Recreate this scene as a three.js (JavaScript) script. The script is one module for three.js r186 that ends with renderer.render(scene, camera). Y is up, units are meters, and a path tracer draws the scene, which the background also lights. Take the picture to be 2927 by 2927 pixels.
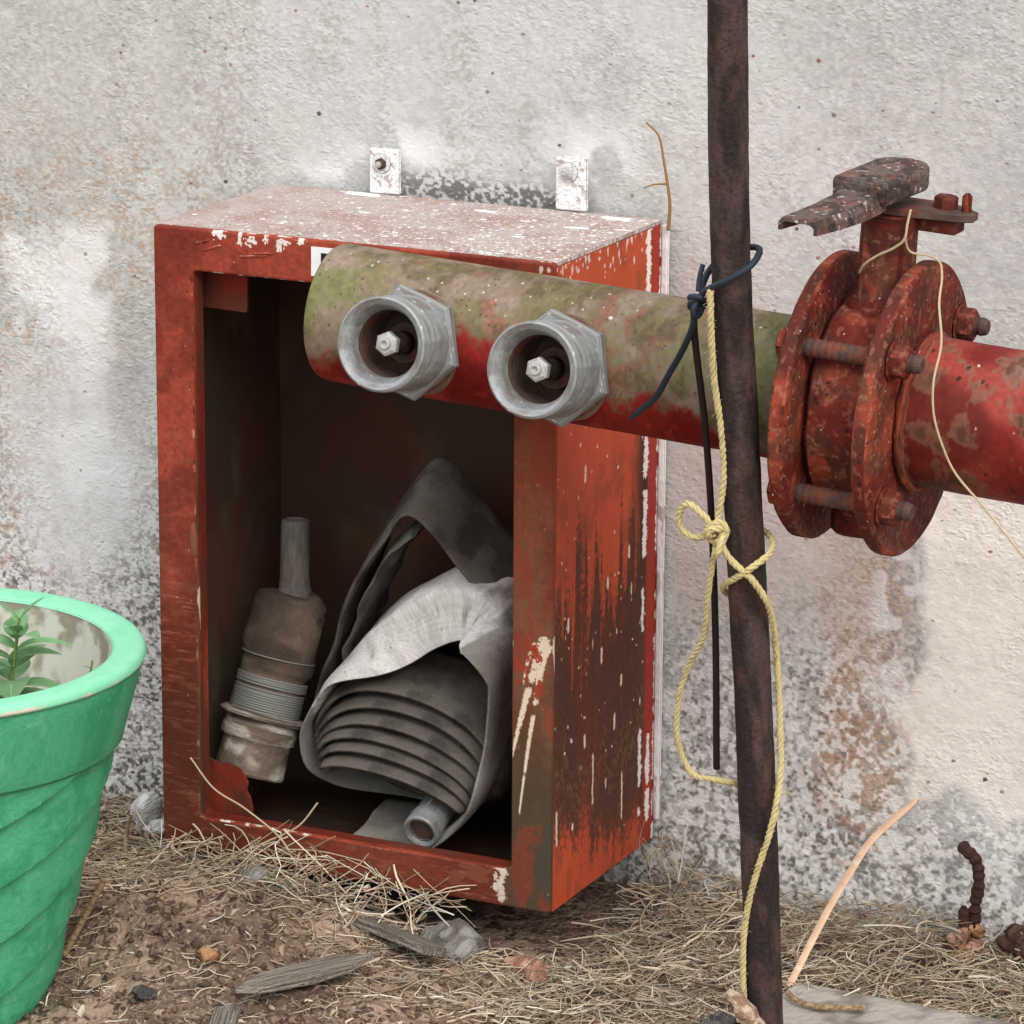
import * as THREE from 'three';
import { RoundedBoxGeometry } from 'three/addons/geometries/RoundedBoxGeometry.js';
import { mergeGeometries, mergeVertices, toCreasedNormals } from 'three/addons/utils/BufferGeometryUtils.js';

// ---------------------------------------------------------------- camera, sky, sun, exposure
const scene = new THREE.Scene();
const camera = new THREE.PerspectiveCamera(14.68, 1, 0.05, 400);
camera.position.set(1.8168, 1.2637, 3.3172);
camera.rotation.set(-0.25618, 0.44117, 0.00623, 'YXZ');
scene.add(camera);

const renderer = new THREE.WebGLRenderer({ antialias: true });
renderer.setSize(1024, 1024);
renderer.toneMapping = THREE.LinearToneMapping;
renderer.toneMappingExposure = 2.0;
renderer.shadowMap.enabled = true;

{ // bright even overcast, a little brighter overhead, soft cloud mottling
  const w = 256, h = 128, d = new Float32Array(w * h * 4);
  for (let j = 0; j < h; j++) for (let i = 0; i < w; i++) {
    const el = ((j + 0.5) / h - 0.5) * Math.PI, az = (i + 0.5) / w * Math.PI * 2;
    const s = Math.max(0, Math.sin(el));
    const cl = 1 + 0.06 * Math.sin(az * 3 + 5 * s) * Math.cos(az * 2 - 7 * s) * (1 - s * 0.5);
    const L = 1.12 * (0.48 + 0.52 * s) * cl;
    d.set([L * 0.965, L, L * 1.05, 1], (j * w + i) * 4);
  }
  const sky = new THREE.DataTexture(d, w, h, THREE.RGBAFormat, THREE.FloatType);
  sky.mapping = THREE.EquirectangularReflectionMapping;
  sky.magFilter = sky.minFilter = THREE.LinearFilter;
  sky.needsUpdate = true;
  scene.background = sky; scene.environment = sky;
}
const sun = new THREE.DirectionalLight(0xfffaf4, 1.0);
sun.name = 'sun';
sun.position.set(5.0, 5.44, 4.14);
sun.target.position.set(0.3, 0.3, 0.2);
sun.castShadow = true; sun.shadow.radius = 60; sun.shadow.mapSize.set(2048, 2048);
Object.assign(sun.shadow.camera, { left: -2, right: 2, top: 2, bottom: -2, near: 0.5, far: 20 });
scene.add(sun, sun.target);

// ---------------------------------------------------------------- helpers
let seed = 7;
const rnd = () => { seed = (Math.imul(seed, 1664525) + 1013904223) >>> 0; return seed / 4294967296; };
const rr = (a, b) => a + (b - a) * rnd();
const V = (x, y, z) => new THREE.Vector3(x, y, z);
const clamp = (x, a = 0, b = 1) => x < a ? a : x > b ? b : x;
const ss = (a, b, x) => { const t = clamp((x - a) / (b - a)); return t * t * (3 - 2 * t); };
const mix = (a, b, t) => a + (b - a) * t;
const hash = (x, y, s) => { let h = Math.imul(x, 374761393) ^ Math.imul(y, 668265263) ^ Math.imul(s + 11, 1597334677); h = Math.imul(h ^ (h >>> 13), 1274126177); h = Math.imul(h ^ (h >>> 15), 2246822519); return ((h ^ (h >>> 16)) >>> 0) / 4294967296; };
function vn(x, y, px, py, s) {            // periodic value noise
  const xi = Math.floor(x), yi = Math.floor(y); let fx = x - xi, fy = y - yi;
  fx = fx * fx * (3 - 2 * fx); fy = fy * fy * (3 - 2 * fy);
  const x0 = ((xi % px) + px) % px, x1 = (x0 + 1) % px, y0 = ((yi % py) + py) % py, y1 = (y0 + 1) % py;
  const a = hash(x0, y0, s), b = hash(x1, y0, s), c = hash(x0, y1, s), d = hash(x1, y1, s);
  return a + (b - a) * fx + (c - a + (a - b - c + d) * fx) * fy;
}
const fields = [], others = new Map();
function fbm(u, v, fx, fy, oct, s, g = 0.5) {   // layered noise, tabulated once per kind and read back bilinearly
  let F = fields[s]; if (F && (F.fx !== fx || F.fy !== fy || F.oct !== oct)) F = others.get(`${s},${fx},${fy},${oct}`);
  if (!F) {
    const k = 1 << (oct - 1), nx = Math.min(1536, fx * k * 3), ny = Math.min(1536, fy * k * 3), d = new Float32Array(nx * ny);
    let a = 1, n = 0, X = fx, Y = fy;
    for (let o = 0; o < oct; o++) {
      const so = s + o * 17, lat = new Float32Array(X * Y); for (let j = 0; j < Y; j++) for (let i = 0; i < X; i++) lat[j * X + i] = hash(i, j, so) * a;
      const xi = new Int32Array(nx), xf = new Float32Array(nx); for (let i = 0; i < nx; i++) { const x = i / nx * X; xi[i] = x | 0; const f = x - xi[i]; xf[i] = f * f * (3 - 2 * f); }
      for (let j = 0; j < ny; j++) {
        const y = j / ny * Y, y0 = y | 0, f = y - y0, fy2 = f * f * (3 - 2 * f), r0 = y0 * X, r1 = (y0 + 1 === Y ? 0 : y0 + 1) * X;
        for (let i = 0; i < nx; i++) { const x0 = xi[i], x1 = x0 + 1 === X ? 0 : x0 + 1, t = xf[i], p = lat[r0 + x0], q = lat[r0 + x1], r = lat[r1 + x0], w = lat[r1 + x1]; d[j * nx + i] += p + (q - p) * t + (r - p + (p - q - r + w) * t) * fy2; }
      }
      n += a; a *= g; X *= 2; Y *= 2;
    }
    for (let i = 0; i < d.length; i++) d[i] /= n;
    F = { nx, ny, d, fx, fy, oct }; fields[s] ? others.set(`${s},${fx},${fy},${oct}`, F) : fields[s] = F;
  }
  const { nx, ny, d } = F; let x = (u - Math.floor(u)) * nx, y = (v - Math.floor(v)) * ny;
  let i = x | 0, j = y | 0; x -= i; y -= j; if (i >= nx) i = 0; if (j >= ny) j = 0; const i1 = i + 1 === nx ? 0 : i + 1, j1 = j + 1 === ny ? 0 : j + 1;
  const p = d[j * nx + i], q = d[j * nx + i1], r = d[j1 * nx + i], t = d[j1 * nx + i1]; return p + (q - p) * x + (r - p + (p - q - r + t) * x) * y;
}
const blob = (x, y, cx, cy, rx, ry) => { const a = (x - cx) / rx, b = (y - cy) / ry, q = a * a + b * b; return q > 7 ? 0 : Math.exp(-q); };

class Tex {                                // float colour canvas in sRGB 0..255
  constructor(w, h) { this.w = w; this.h = h; this.d = new Float32Array(w * h * 3); }
  fill(fn) { const { w, h, d } = this; for (let j = 0; j < h; j++) for (let i = 0; i < w; i++) { const c = fn((i + 0.5) / w, (j + 0.5) / h); const k = (j * w + i) * 3; d[k] = c[0]; d[k + 1] = c[1]; d[k + 2] = c[2]; } return this; }
  // irregular spot at uv with radii in uv
  spot(u, v, ru, rv, c, alpha = 1, ragged = 0.35) {
    const { w, h, d } = this, s = (rnd() * 1e6) | 0;
    const i0 = Math.floor((u - ru * 1.5) * w), i1 = Math.ceil((u + ru * 1.5) * w), j0 = Math.floor((v - rv * 1.5) * h), j1 = Math.ceil((v + rv * 1.5) * h);
    for (let j = j0; j <= j1; j++) for (let i = i0; i <= i1; i++) {
      if (i < 0 || j < 0 || i >= w || j >= h) continue;
      const x = ((i + 0.5) / w - u) / ru, y = ((j + 0.5) / h - v) / rv, r = Math.hypot(x, y);
      const n = (vn(x * 2.2 + 9, y * 2.2 + 9, 64, 64, s) - 0.5) * 2 * ragged;
      const edge = 1.2 / Math.max(1.2, Math.min(ru * w, rv * h));
      const a = alpha * clamp((1 + n - r) / edge + 0.5); if (a <= 0) continue;
      const k = (j * w + i) * 3; for (let q = 0; q < 3; q++) d[k + q] = mix(d[k + q], c[q], a);
    }
  }
  texture(srgb = true) {
    const { w, h, d } = this, o = new Uint8Array(w * h * 4);
    for (let i = 0; i < w * h; i++) { o[i * 4] = clamp(d[i * 3], 0, 255); o[i * 4 + 1] = clamp(d[i * 3 + 1], 0, 255); o[i * 4 + 2] = clamp(d[i * 3 + 2], 0, 255); o[i * 4 + 3] = 255; }
    const t = new THREE.DataTexture(o, w, h, THREE.RGBAFormat);
    t.wrapS = t.wrapT = THREE.RepeatWrapping; t.magFilter = THREE.LinearFilter; t.minFilter = THREE.LinearMipmapLinearFilter; t.generateMipmaps = true;
    if (srgb) t.colorSpace = THREE.SRGBColorSpace; t.needsUpdate = true; return t;
  }
}
const grey = (w, h, fn) => new Tex(w, h).fill((u, v) => { const g = clamp(fn(u, v)) * 255; return [g, g, g]; }).texture(false);
const lerp3 = (a, b, t) => [mix(a[0], b[0], t), mix(a[1], b[1], t), mix(a[2], b[2], t)];
const mul3 = (a, k) => [a[0] * k, a[1] * k, a[2] * k];
const std = (o) => new THREE.MeshPhysicalMaterial({ roughness: 0.85, metalness: 0, specularIntensity: 0.35, ...o });

const used = {};
const numbered = (n) => { const k = used[n] = (used[n] ?? -1) + 1; return k ? `${n}_${String(k).padStart(3, '0')}` : n; };
function thing(name, label, category, pos = [0, 0, 0], group) {
  const o = new THREE.Group(); o.name = numbered(name); o.position.set(...pos); o.userData = { label, category };
  if (group) o.userData.group = group; scene.add(o); return o;
}
function part(name, geo, mat, parent) {
  const m = new THREE.Mesh(geo, mat); m.name = name; m.castShadow = m.receiveShadow = true; parent.add(m); return m;
}
// the same for geometry given in world metres under an unrotated group
function wpart(name, geo, mat, parent) {
  let p = parent, o = V(0, 0, 0); while (p && p !== scene) { o.add(p.position); p = p.parent; }
  geo.translate(-o.x, -o.y, -o.z); return part(name, geo, mat, parent);
}
function single(name, geo, mat, label, category, group) {       // a one-mesh thing; the pivot goes to its base
  geo.computeBoundingBox(); const b = geo.boundingBox.clone(), c = b.getCenter(V(0, 0, 0));
  geo.translate(-c.x, -b.min.y, -c.z);
  const m = new THREE.Mesh(geo, mat); m.name = numbered(name); m.position.set(c.x, b.min.y, c.z);
  m.castShadow = m.receiveShadow = true; m.userData = { label, category }; if (group) m.userData.group = group; scene.add(m); return m;
}
function kind(name, geo, mat, k, label, category) {
  const m = new THREE.Mesh(geo, mat); m.name = numbered(name); m.castShadow = m.receiveShadow = true; m.userData = { kind: k };
  if (label) m.userData.label = label; if (category) m.userData.category = category; scene.add(m); return m;
}
function uvBox(g, o, s) {                  // planar uv by the way each face points
  if (g.index) g = g.toNonIndexed();
  const p = g.attributes.position, n = g.attributes.normal, uv = new Float32Array(p.count * 2);
  for (let i = 0; i < p.count; i++) {
    const x = (p.getX(i) - o[0]) / s[0], y = (p.getY(i) - o[1]) / s[1], z = (p.getZ(i) - o[2]) / s[2];
    const ax = Math.abs(n.getX(i)), ay = Math.abs(n.getY(i)), az = Math.abs(n.getZ(i));
    uv.set(ax > ay && ax > az ? [z, y] : ay > az ? [x, z] : [x, y], i * 2);
  }
  g.setAttribute('uv', new THREE.BufferAttribute(uv, 2)); return g;
}
const box = (x0, x1, y0, y1, z0, z1, r = 0.0015) => {
  const w = x1 - x0, h = y1 - y0, d = z1 - z0;
  const g = r ? new RoundedBoxGeometry(w, h, d, 2, Math.min(r, w * 0.45, h * 0.45, d * 0.45)) : new THREE.BoxGeometry(w, h, d);
  g.translate((x0 + x1) / 2, (y0 + y1) / 2, (z0 + z1) / 2); return g;
};
const lathe = (pts, seg = 48) => new THREE.LatheGeometry(pts.map(p => new THREE.Vector2(p[0], p[1])), seg);
const uvScale = (g, a, b) => { const u = g.attributes.uv; for (let i = 0; i < u.count; i++) u.setXY(i, u.getX(i) * a, u.getY(i) * b); return g; };
const crease = (g, a = 0.6) => toCreasedNormals(g, a);
function lookAlong(g, from, dir) {         // y axis of g -> dir, moved to from
  const q = new THREE.Quaternion().setFromUnitVectors(V(0, 1, 0), dir.clone().normalize());
  return g.applyQuaternion(q).translate(from.x, from.y, from.z);
}
const hexPrism = (r, h, ch = 0.0015) => crease(lathe([[0, 0], [r, 0], [r, h - ch], [r - ch * 1.3, h], [0, h]], 6), 0.3);
function curve(pts) { return new THREE.CatmullRomCurve3(pts.map(p => Array.isArray(p) ? V(...p) : p), false, 'centripetal'); }
function tube(pts, r, seg = 60, sides = 8, taper = null) {
  const c = curve(pts), fr = c.computeFrenetFrames(seg, false), pos = [], idx = [], uv = [];
  const L = c.getLength();
  for (let i = 0; i <= seg; i++) {
    const t = i / seg, p = c.getPointAt(t), R = typeof r === 'function' ? r(t) : r * (taper ? mix(1, taper, t) : 1);
    for (let j = 0; j <= sides; j++) { const a = j / sides * Math.PI * 2; const q = p.clone().addScaledVector(fr.normals[i], Math.cos(a) * R).addScaledVector(fr.binormals[i], Math.sin(a) * R); pos.push(q.x, q.y, q.z); uv.push(j / sides, t * L / (R * 6.283 + 1e-6)); }
  }
  const n = sides + 1;
  for (let i = 0; i < seg; i++) for (let j = 0; j < sides; j++) { const a = i * n + j; idx.push(a, a + 1, a + n, a + 1, a + n + 1, a + n); }
  const cap = (i, flip) => { const p = c.getPointAt(i / seg); const k = pos.length / 3; pos.push(p.x, p.y, p.z); uv.push(0.5, 0.5); for (let j = 0; j < sides; j++) { const a = i * n + j; flip ? idx.push(k, a + 1, a) : idx.push(k, a, a + 1); } };
  cap(0, true); cap(seg, false);
  const g = new THREE.BufferGeometry(); g.setAttribute('position', new THREE.Float32BufferAttribute(pos, 3)); g.setAttribute('uv', new THREE.Float32BufferAttribute(uv, 2)); g.setIndex(idx); g.computeVertexNormals(); return g;
}
function rope(pts, R, pitch, seg) {        // three strands laid round each other
  const c = curve(pts), L = c.getLength(); seg = seg || Math.ceil(L / (pitch / 8));
  const fr = c.computeFrenetFrames(seg, false), out = [];
  for (let k = 0; k < 3; k++) {
    const q = [];
    for (let i = 0; i <= seg; i++) { const a = i / seg * L / pitch * Math.PI * 2 + k * 2.0944; q.push(c.getPointAt(i / seg).addScaledVector(fr.normals[i], Math.cos(a) * R * 0.5).addScaledVector(fr.binormals[i], Math.sin(a) * R * 0.5)); }
    out.push(tube(q, R * 0.56, seg, 6));
  }
  return mergeGeometries(out);
}
// sweep a closed profile [[p,q],...] along points; W(t) is the width direction, N = W x T the outward one
function sweep(pts, W, prof, seg, s0 = 0) {
  const c = curve(pts), pos = [], idx = [], uv = []; let n = 0; const L = c.getLength();
  for (let i = 0; i <= seg; i++) {
    const t = i / seg, P = c.getPointAt(t), T = c.getTangentAt(t), w = W(t).clone().normalize(), N = w.clone().cross(T).normalize();
    const pr = prof(t, i); n = pr.length;
    for (const [p, q] of pr) { const X = P.clone().addScaledVector(w, p).addScaledVector(N, q); pos.push(X.x, X.y, X.z); uv.push(p * 8, s0 + t * L * 8); }
  }
  for (let i = 0; i < seg; i++) for (let j = 0; j < n; j++) { const a = i * n + j, b = i * n + (j + 1) % n; idx.push(a, a + n, b, b, a + n, b + n); }
  const tri = THREE.ShapeUtils.triangulateShape(prof(0, 0).map(p => new THREE.Vector2(...p)), []);
  for (const f of tri) { idx.push(f[0], f[1], f[2]); const o = seg * n; idx.push(o + f[2], o + f[1], o + f[0]); }
  const g = new THREE.BufferGeometry(); g.setAttribute('position', new THREE.Float32BufferAttribute(pos, 3)); g.setAttribute('uv', new THREE.Float32BufferAttribute(uv, 2)); g.setIndex(idx); g.computeVertexNormals(); return g;
}
function jitter(g, amp, f, s = 1) {        // push vertices along their normals by smooth noise
  const p = g.attributes.position, n = g.attributes.normal;
  for (let i = 0; i < p.count; i++) {
    const x = p.getX(i) * f + 50, y = p.getY(i) * f + 50, z = p.getZ(i) * f + 50;
    const k = (vn(x, y, 4096, 4096, s) + vn(y, z, 4096, 4096, s + 1) + vn(z, x, 4096, 4096, s + 2) - 1.5) * amp;
    p.setXYZ(i, p.getX(i) + n.getX(i) * k, p.getY(i) + n.getY(i) * k, p.getZ(i) + n.getZ(i) * k);
  }
  g.computeVertexNormals(); return g;
}
function sheet(xs, ys, fn) {               // grid surface over two coordinate lists
  const pos = [], uv = [], idx = [], n = xs.length;
  for (const y of ys) for (const x of xs) { const r = fn(x, y); pos.push(r[0], r[1], r[2]); uv.push(r[3], r[4]); }
  for (let j = 0; j < ys.length - 1; j++) for (let i = 0; i < n - 1; i++) { const a = j * n + i; idx.push(a, a + 1, a + n, a + 1, a + n + 1, a + n); }
  const g = new THREE.BufferGeometry(); g.setAttribute('position', new THREE.Float32BufferAttribute(pos, 3)); g.setAttribute('uv', new THREE.Float32BufferAttribute(uv, 2)); g.setIndex(idx); g.computeVertexNormals(); return g;
}
function axis(coarseA, a, b, step, coarseB) { const r = [...coarseA]; for (let x = a; x <= b + 1e-9; x += step) r.push(x); r.push(...coarseB); return r; }

// ---------------------------------------------------------------- plaster wall
const WT = 1.3, wu = (x) => (x + 0.40) / WT, wv = (y) => (y + 0.3) / WT;
{
  const t = new Tex(1536, 1536).fill((u, v) => {
    const x = u * WT - 0.40, y = v * WT - 0.3;
    const big = fbm(u, v, 6, 6, 4, 3), mid = fbm(u, v, 40, 40, 3, 5), fine = fbm(u, v, 300, 300, 2, 9, 0.7), grain = 0.5 + (fbm(u, v, 60, 74, 2, 31) - 0.5) * 0.34 + (fbm(u, v, 380, 460, 2, 33, 0.6) - 0.5) * 1.0;
    let c = [182 + (big - 0.5) * 14, 180 + (big - 0.5) * 14, 176 + (big - 0.5) * 12];
    c = mul3(c, 1 + (mid - 0.5) * 0.08 + (fine - 0.5) * 0.20);
    const big2 = fbm(u, v, 9, 7, 4, 77);
    // pale lilac smears of old whitewash
    const ww = ss(0.42, 0.66, big2 + (fine - 0.5) * 0.12) * 0.38; c = lerp3(c, [208, 206, 203], ww); const run = fbm(u, v, 56, 4, 4, 87); c = mul3(c, 1 + (run - 0.5) * 0.16 * ss(0.75, 0.3, y));
    // ochre speckle, left
    const oc = clamp(blob(x, y, -0.30, 0.50, 0.16, 0.13) + 0.6 * blob(x, y, -0.13, 0.55, 0.12, 0.10) + 0.5 * blob(x, y, -0.35, 0.35, 0.08, 0.2) + 0.25 * blob(x, y, 0.6, 0.62, 0.2, 0.12));
    c = lerp3(c, [172, 144, 120], oc * ss(0.48, 0.70, grain) * 0.7);
    c = lerp3(c, [198, 184, 168], oc * 0.25 * ss(0.3, 0.6, mid));
    // rubbed white patches
    const wp = clamp(1.2 * blob(x, y, -0.25, 0.47, 0.075, 0.085) + 0.9 * blob(x, y, -0.22, 0.30, 0.06, 0.06) + 0.7 * blob(x, y, -0.05, 0.42, 0.05, 0.08) - 0.25 + (mid - 0.5));
    c = lerp3(c, [234, 233, 231], ss(0.1, 0.6, wp) * 0.7); c = lerp3(c, [222, 221, 220], ss(0.46, 0.30, y) * ss(0.05, -0.1, x) * 0.6);
    // grey and brown mould, breaking up into crumbs of whitewash
    const low = ss(0.36, 0.02, y) * ss(0.08, -0.08, x), big3 = fbm(u, v, 12, 10, 3, 55) * 0.55 + run * 0.45;
    const md = clamp(low * 0.95 + 0.55 * blob(x, y, -0.10, 0.22, 0.10, 0.11) + 0.35 * blob(x, y, -0.37, 0.27, 0.07, 0.16) - 0.55 * blob(x, y, -0.24, 0.25, 0.06, 0.09) + (big3 - 0.5) * 1.3);
    const mm = md * ss(0.47, 0.60, grain);
    c = lerp3(c, lerp3([88, 80, 72], [118, 98, 82], ss(0.4, 0.6, big)), mm * 0.95);
    c = lerp3(c, [164, 158, 150], md * 0.28 * ss(0.42, 0.56, mid)); c = lerp3(c, [234, 233, 231], md * ss(0.54, 0.60, fbm(u, v, 300, 360, 2, 61)) * 0.55);
    c = lerp3(c, [152, 112, 84], clamp(0.9 * blob(x, y, -0.36, 0.12, 0.10, 0.16)) * ss(0.54, 0.66, fbm(u, v, 200, 180, 3, 91)) * 0.6);
    const foot = ss(0.07, -0.03, y + (big3 - 0.5) * 0.12);
    c = lerp3(c, [88, 82, 74], foot * ss(0.40, 0.56, grain) * (x < 0.4 ? 0.85 : 0.35));
    // mould in the corner above the cabinet
    const top = clamp(blob(x, y, 0.165, 0.612, 0.035, 0.013) + 1.2 * blob(x, y, 0.255, 0.607, 0.045, 0.010) + 0.5 * blob(x, y, 0.21, 0.603, 0.09, 0.008));
    c = lerp3(c, [92, 90, 86], clamp(top * 1.3) * ss(0.42, 0.60, grain + (top - 0.5) * 0.12) * 0.8);
    const sm = clamp(blob(x, y, 0.13, 0.64, 0.05, 0.022) + blob(x, y, 0.33, 0.65, 0.045, 0.03) + 0.7 * blob(x, y, 0.05, 0.615, 0.05, 0.012)); c = lerp3(c, [232, 231, 229], sm * ss(0.40, 0.60, mid) * 0.8);
    // right: brown water stain with crusted margins, cream patch, grey mould below
    const wob = (fbm(u, v, 26, 20, 3, 141) - 0.5) * 0.06;
    const st = ss(0.018, -0.012, Math.abs(x - 0.585 - 0.03 * Math.sin(y * 9)) - 0.045 + wob) * ss(0.38, 0.26, y + wob) * ss(0.02, 0.10, y + wob);
    c = lerp3(c, [178, 152, 130], st * (0.45 + 0.4 * ss(0.4, 0.6, mid)));
    c = lerp3(c, [146, 112, 86], st * ss(0.55, 0.66, grain) * 0.5);
    const haze = blob(x, y, 0.52, 0.33, 0.10, 0.13); c = lerp3(c, [226, 212, 202], clamp(haze + 0.9 * blob(x, y, 0.46, 0.36, 0.07, 0.2)) * 0.55);
    const cr = ss(0.03, 0.0, Math.abs(x - 0.652 - wob * 0.7 - 0.012 * Math.sin(y * 22)) - 0.018) * ss(0.40, 0.32, y) * ss(0.05, 0.14, y);
    c = lerp3(c, [150, 145, 142], cr * ss(0.43, 0.58, grain) * 0.8); c = lerp3(c, [226, 221, 218], cr * ss(0.58, 0.66, fbm(u, v, 70, 60, 2, 207)) * 0.8);
    const cp = ss(0.010, -0.006, Math.max(Math.abs(x - 0.735 + (0.25 - y) * 0.05) - 0.072, Math.abs(y - 0.245) - 0.175) + wob * 1.1 + (mid - 0.5) * 0.02);
    c = lerp3(c, mul3([244, 236, 224], 1 + (mid - 0.5) * 0.05 + (fine - 0.5) * 0.07), cp * 0.92);
    const g2 = clamp(blob(x, y, 0.54, 0.13, 0.06, 0.10) + 0.9 * blob(x, y, 0.53, 0.02, 0.08, 0.06) + 0.8 * blob(x, y, 0.44, 0.08, 0.05, 0.13) + 0.55 * blob(x, y, 0.82, 0.16, 0.05, 0.16) + 0.5 * blob(x, y, 0.70, 0.0, 0.16, 0.07) + (big3 - 0.5) * 0.6 * ss(0.3, 0.1, y) - 0.08) * (1 - cp);
    c = lerp3(c, [86, 82, 74], g2 * ss(0.53, 0.68, grain) * 0.65);
    c = lerp3(c, [246, 241, 235], ss(0.30, 0.14, y) * ss(0.42, 0.60, fbm(u, v, 240, 220, 2, 257, 0.8) * 0.7 + fbm(u, v, 60, 54, 3, 259) * 0.3) * (x > 0.38 ? 0.75 : 0.4) * (1 - cp));
    c = lerp3(c, [168, 124, 100], blob(x, y, 0.60, 0.10, 0.05, 0.12) * ss(0.56, 0.7, fbm(u, v, 190, 170, 3, 301)) * 0.7);
    // pinkish flush on the upper right
    c = lerp3(c, [208, 201, 202], blob(x, y, 0.65, 0.55, 0.22, 0.25) * 0.2);
    return c;
  });
  for (let i = 0; i < 420; i++) { const r = rr(0.0006, 0.0016); t.spot(rnd(), rnd(), r, r * rr(0.4, 0.9), rnd() < 0.3 ? [120, 72, 50] : [98, 90, 82], rr(0.5, 0.95)); }
  for (let i = 0; i < 34; i++) { const r = rr(0.0009, 0.0018); t.spot(rnd(), rnd(), r, r * 0.8, [74, 58, 48], 0.9); }
  const bump = grey(1024, 1024, (u, v) => { const a = fbm(u, v, 110, 150, 2, 401, 0.7), b = fbm(u, v, 70, 105, 2, 444); const k = 0.55 + 0.65 * ss(0.38, 0.62, fbm(u, v, 5, 5, 3, 461)); return 0.45 + ((a - 0.5) * 0.7 + ss(0.60, 0.85, b) * 0.5 - ss(0.66, 0.8, fbm(u, v, 84, 120, 2, 451)) * 0.35) * k; });
  bump.repeat.set(3.3, 3.3);
  const mat = std({ map: t.texture(), bumpMap: bump, bumpScale: 0.0007, roughness: 0.95 });
  const wallZ = (x, y) => (fbm(wu(x), wv(y), 9, 9, 3, 601) - 0.5) * 0.007 + (fbm(wu(x), wv(y), 120, 160, 2, 611) - 0.5) * 0.0010;
  const xs = axis([-12, -6, -3, -1.5, -0.8], -0.55, 1.15, 0.004, [1.5, 2.2, 4, 8, 12]), ys = axis([-0.3], -0.14, 1.02, 0.004, [1.2, 1.5, 2.0, 2.6]);
  const g = sheet(xs, ys, (x, y) => [x, y, wallZ(x, y) - 0.0035, wu(x), wv(y)]);
  const W = thing('plaster_wall', 'tall weathered whitewashed plaster wall with grey mould and ochre stains', 'wall', [0.3, -0.3, -0.1]);
  wpart('render_coat', g, mat, W);
  wpart('masonry_core', box(-12, 12, -0.3, 2.6, -0.24, -0.012, 0), std({ color: new THREE.Color(0.32, 0.30, 0.28) }), W);
}

// ---------------------------------------------------------------- ground
const gn = (x, z, f, s) => vn(x * f + 4000, z * f + 4000, 1 << 20, 1 << 20, s) - 0.5;
function G(x, z) {
  let y = -0.056 + 0.05 * blob(x, z, 0.08, 0.30, 0.20, 0.14) + 0.012 * blob(x, z, 0.3, 0.28, 0.2, 0.05) + 0.008 * blob(x, z, -0.15, 0.1, 0.2, 0.15) - 0.030 * blob(x, z, -0.10, 0.53, 0.17, 0.15);
  y += gn(x, z, 7, 1) * 0.012 + gn(x, z, 22, 2) * 0.008 + gn(x, z, 60, 3) * 0.006 + gn(x, z, 150, 4) * 0.005;
  const inside = ss(-0.02, 0.02, x) * ss(0.43, 0.39, x) * ss(0.25, 0.21, z); y = mix(y, -0.05, inside);
  if (z < 0.02) y -= 0.004; return y;
}
{
  const col = new Tex(1024, 1024).fill((u, v) => {
    const a = fbm(u, v, 8, 8, 5, 701), b = fbm(u, v, 70, 70, 3, 711, 0.6), f = fbm(u, v, 256, 256, 2, 721);
    let c = lerp3([108, 89, 75], [158, 134, 115], ss(0.35, 0.65, a)); c = lerp3(c, [58, 44, 36], ss(0.53, 0.66, b) * 0.8); c = lerp3(c, [178, 156, 136], ss(0.62, 0.75, f) * 0.5);
    return mul3(c, 0.82 + b * 0.4);
  });
  for (let i = 0; i < 900; i++) { const r = rr(0.0015, 0.006); col.spot(rnd(), rnd(), r, r * rr(0.5, 1), rnd() < 0.5 ? [58, 42, 34] : [186, 164, 142], rr(0.3, 0.8)); }
  const map = col.texture();
  const bump = grey(1024, 1024, (u, v) => fbm(u, v, 56, 56, 4, 731, 0.75)); map.repeat.set(1.6, 1.6); bump.repeat.set(1.6, 1.6);
  const mat = std({ map, bumpMap: bump, bumpScale: 0.006, roughness: 1 });
  const xs = axis([-150, -60, -25, -10, -4, -2, -1.1], -0.6, 1.3, 0.005, [1.8, 2.5, 4, 10, 25, 60, 150]), zs = axis([-0.1], -0.02, 1.1, 0.005, [1.4, 2, 3.5, 7, 15, 40, 150]);
  const g = sheet(xs, zs.slice().reverse(), (x, z) => [x, G(x, z), z, x, z]);
  kind('ground', g, mat, 'structure', 'bare brown soil strewn with crumbs and dry straw', 'ground');
}

// ---------------------------------------------------------------- shared materials
const RED = [172, 66, 44], DRED = [112, 34, 24], RUST = [122, 74, 50], BROWN = [84, 62, 46];
const rustTex = new Tex(512, 512).fill((u, v) => {
  const a = fbm(u, v, 6, 6, 5, 801), b = fbm(u, v, 40, 40, 3, 811), c0 = lerp3([98, 35, 27], [138, 62, 42], ss(0.42, 0.66, a));
  let c = lerp3(c0, [66, 46, 38], ss(0.47, 0.64, fbm(u, v, 7, 7, 5, 821)) * 0.5); c = lerp3(c, [148, 120, 100], ss(0.60, 0.72, b) * 0.35); return mul3(c, 0.9 + b * 0.2);
});
for (let i = 0; i < 34; i++) { const r = rr(0.0015, 0.005); rustTex.spot(rnd(), rnd(), r, r, [230, 222, 214], 0.9); }
for (let i = 0; i < 40; i++) { const r = rr(0.004, 0.012); rustTex.spot(rnd(), rnd(), r, r, [44, 26, 20], 0.8); }
const rustMap = rustTex.texture(), roughBump = grey(512, 512, (u, v) => fbm(u, v, 30, 30, 4, 831, 0.6));
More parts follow.
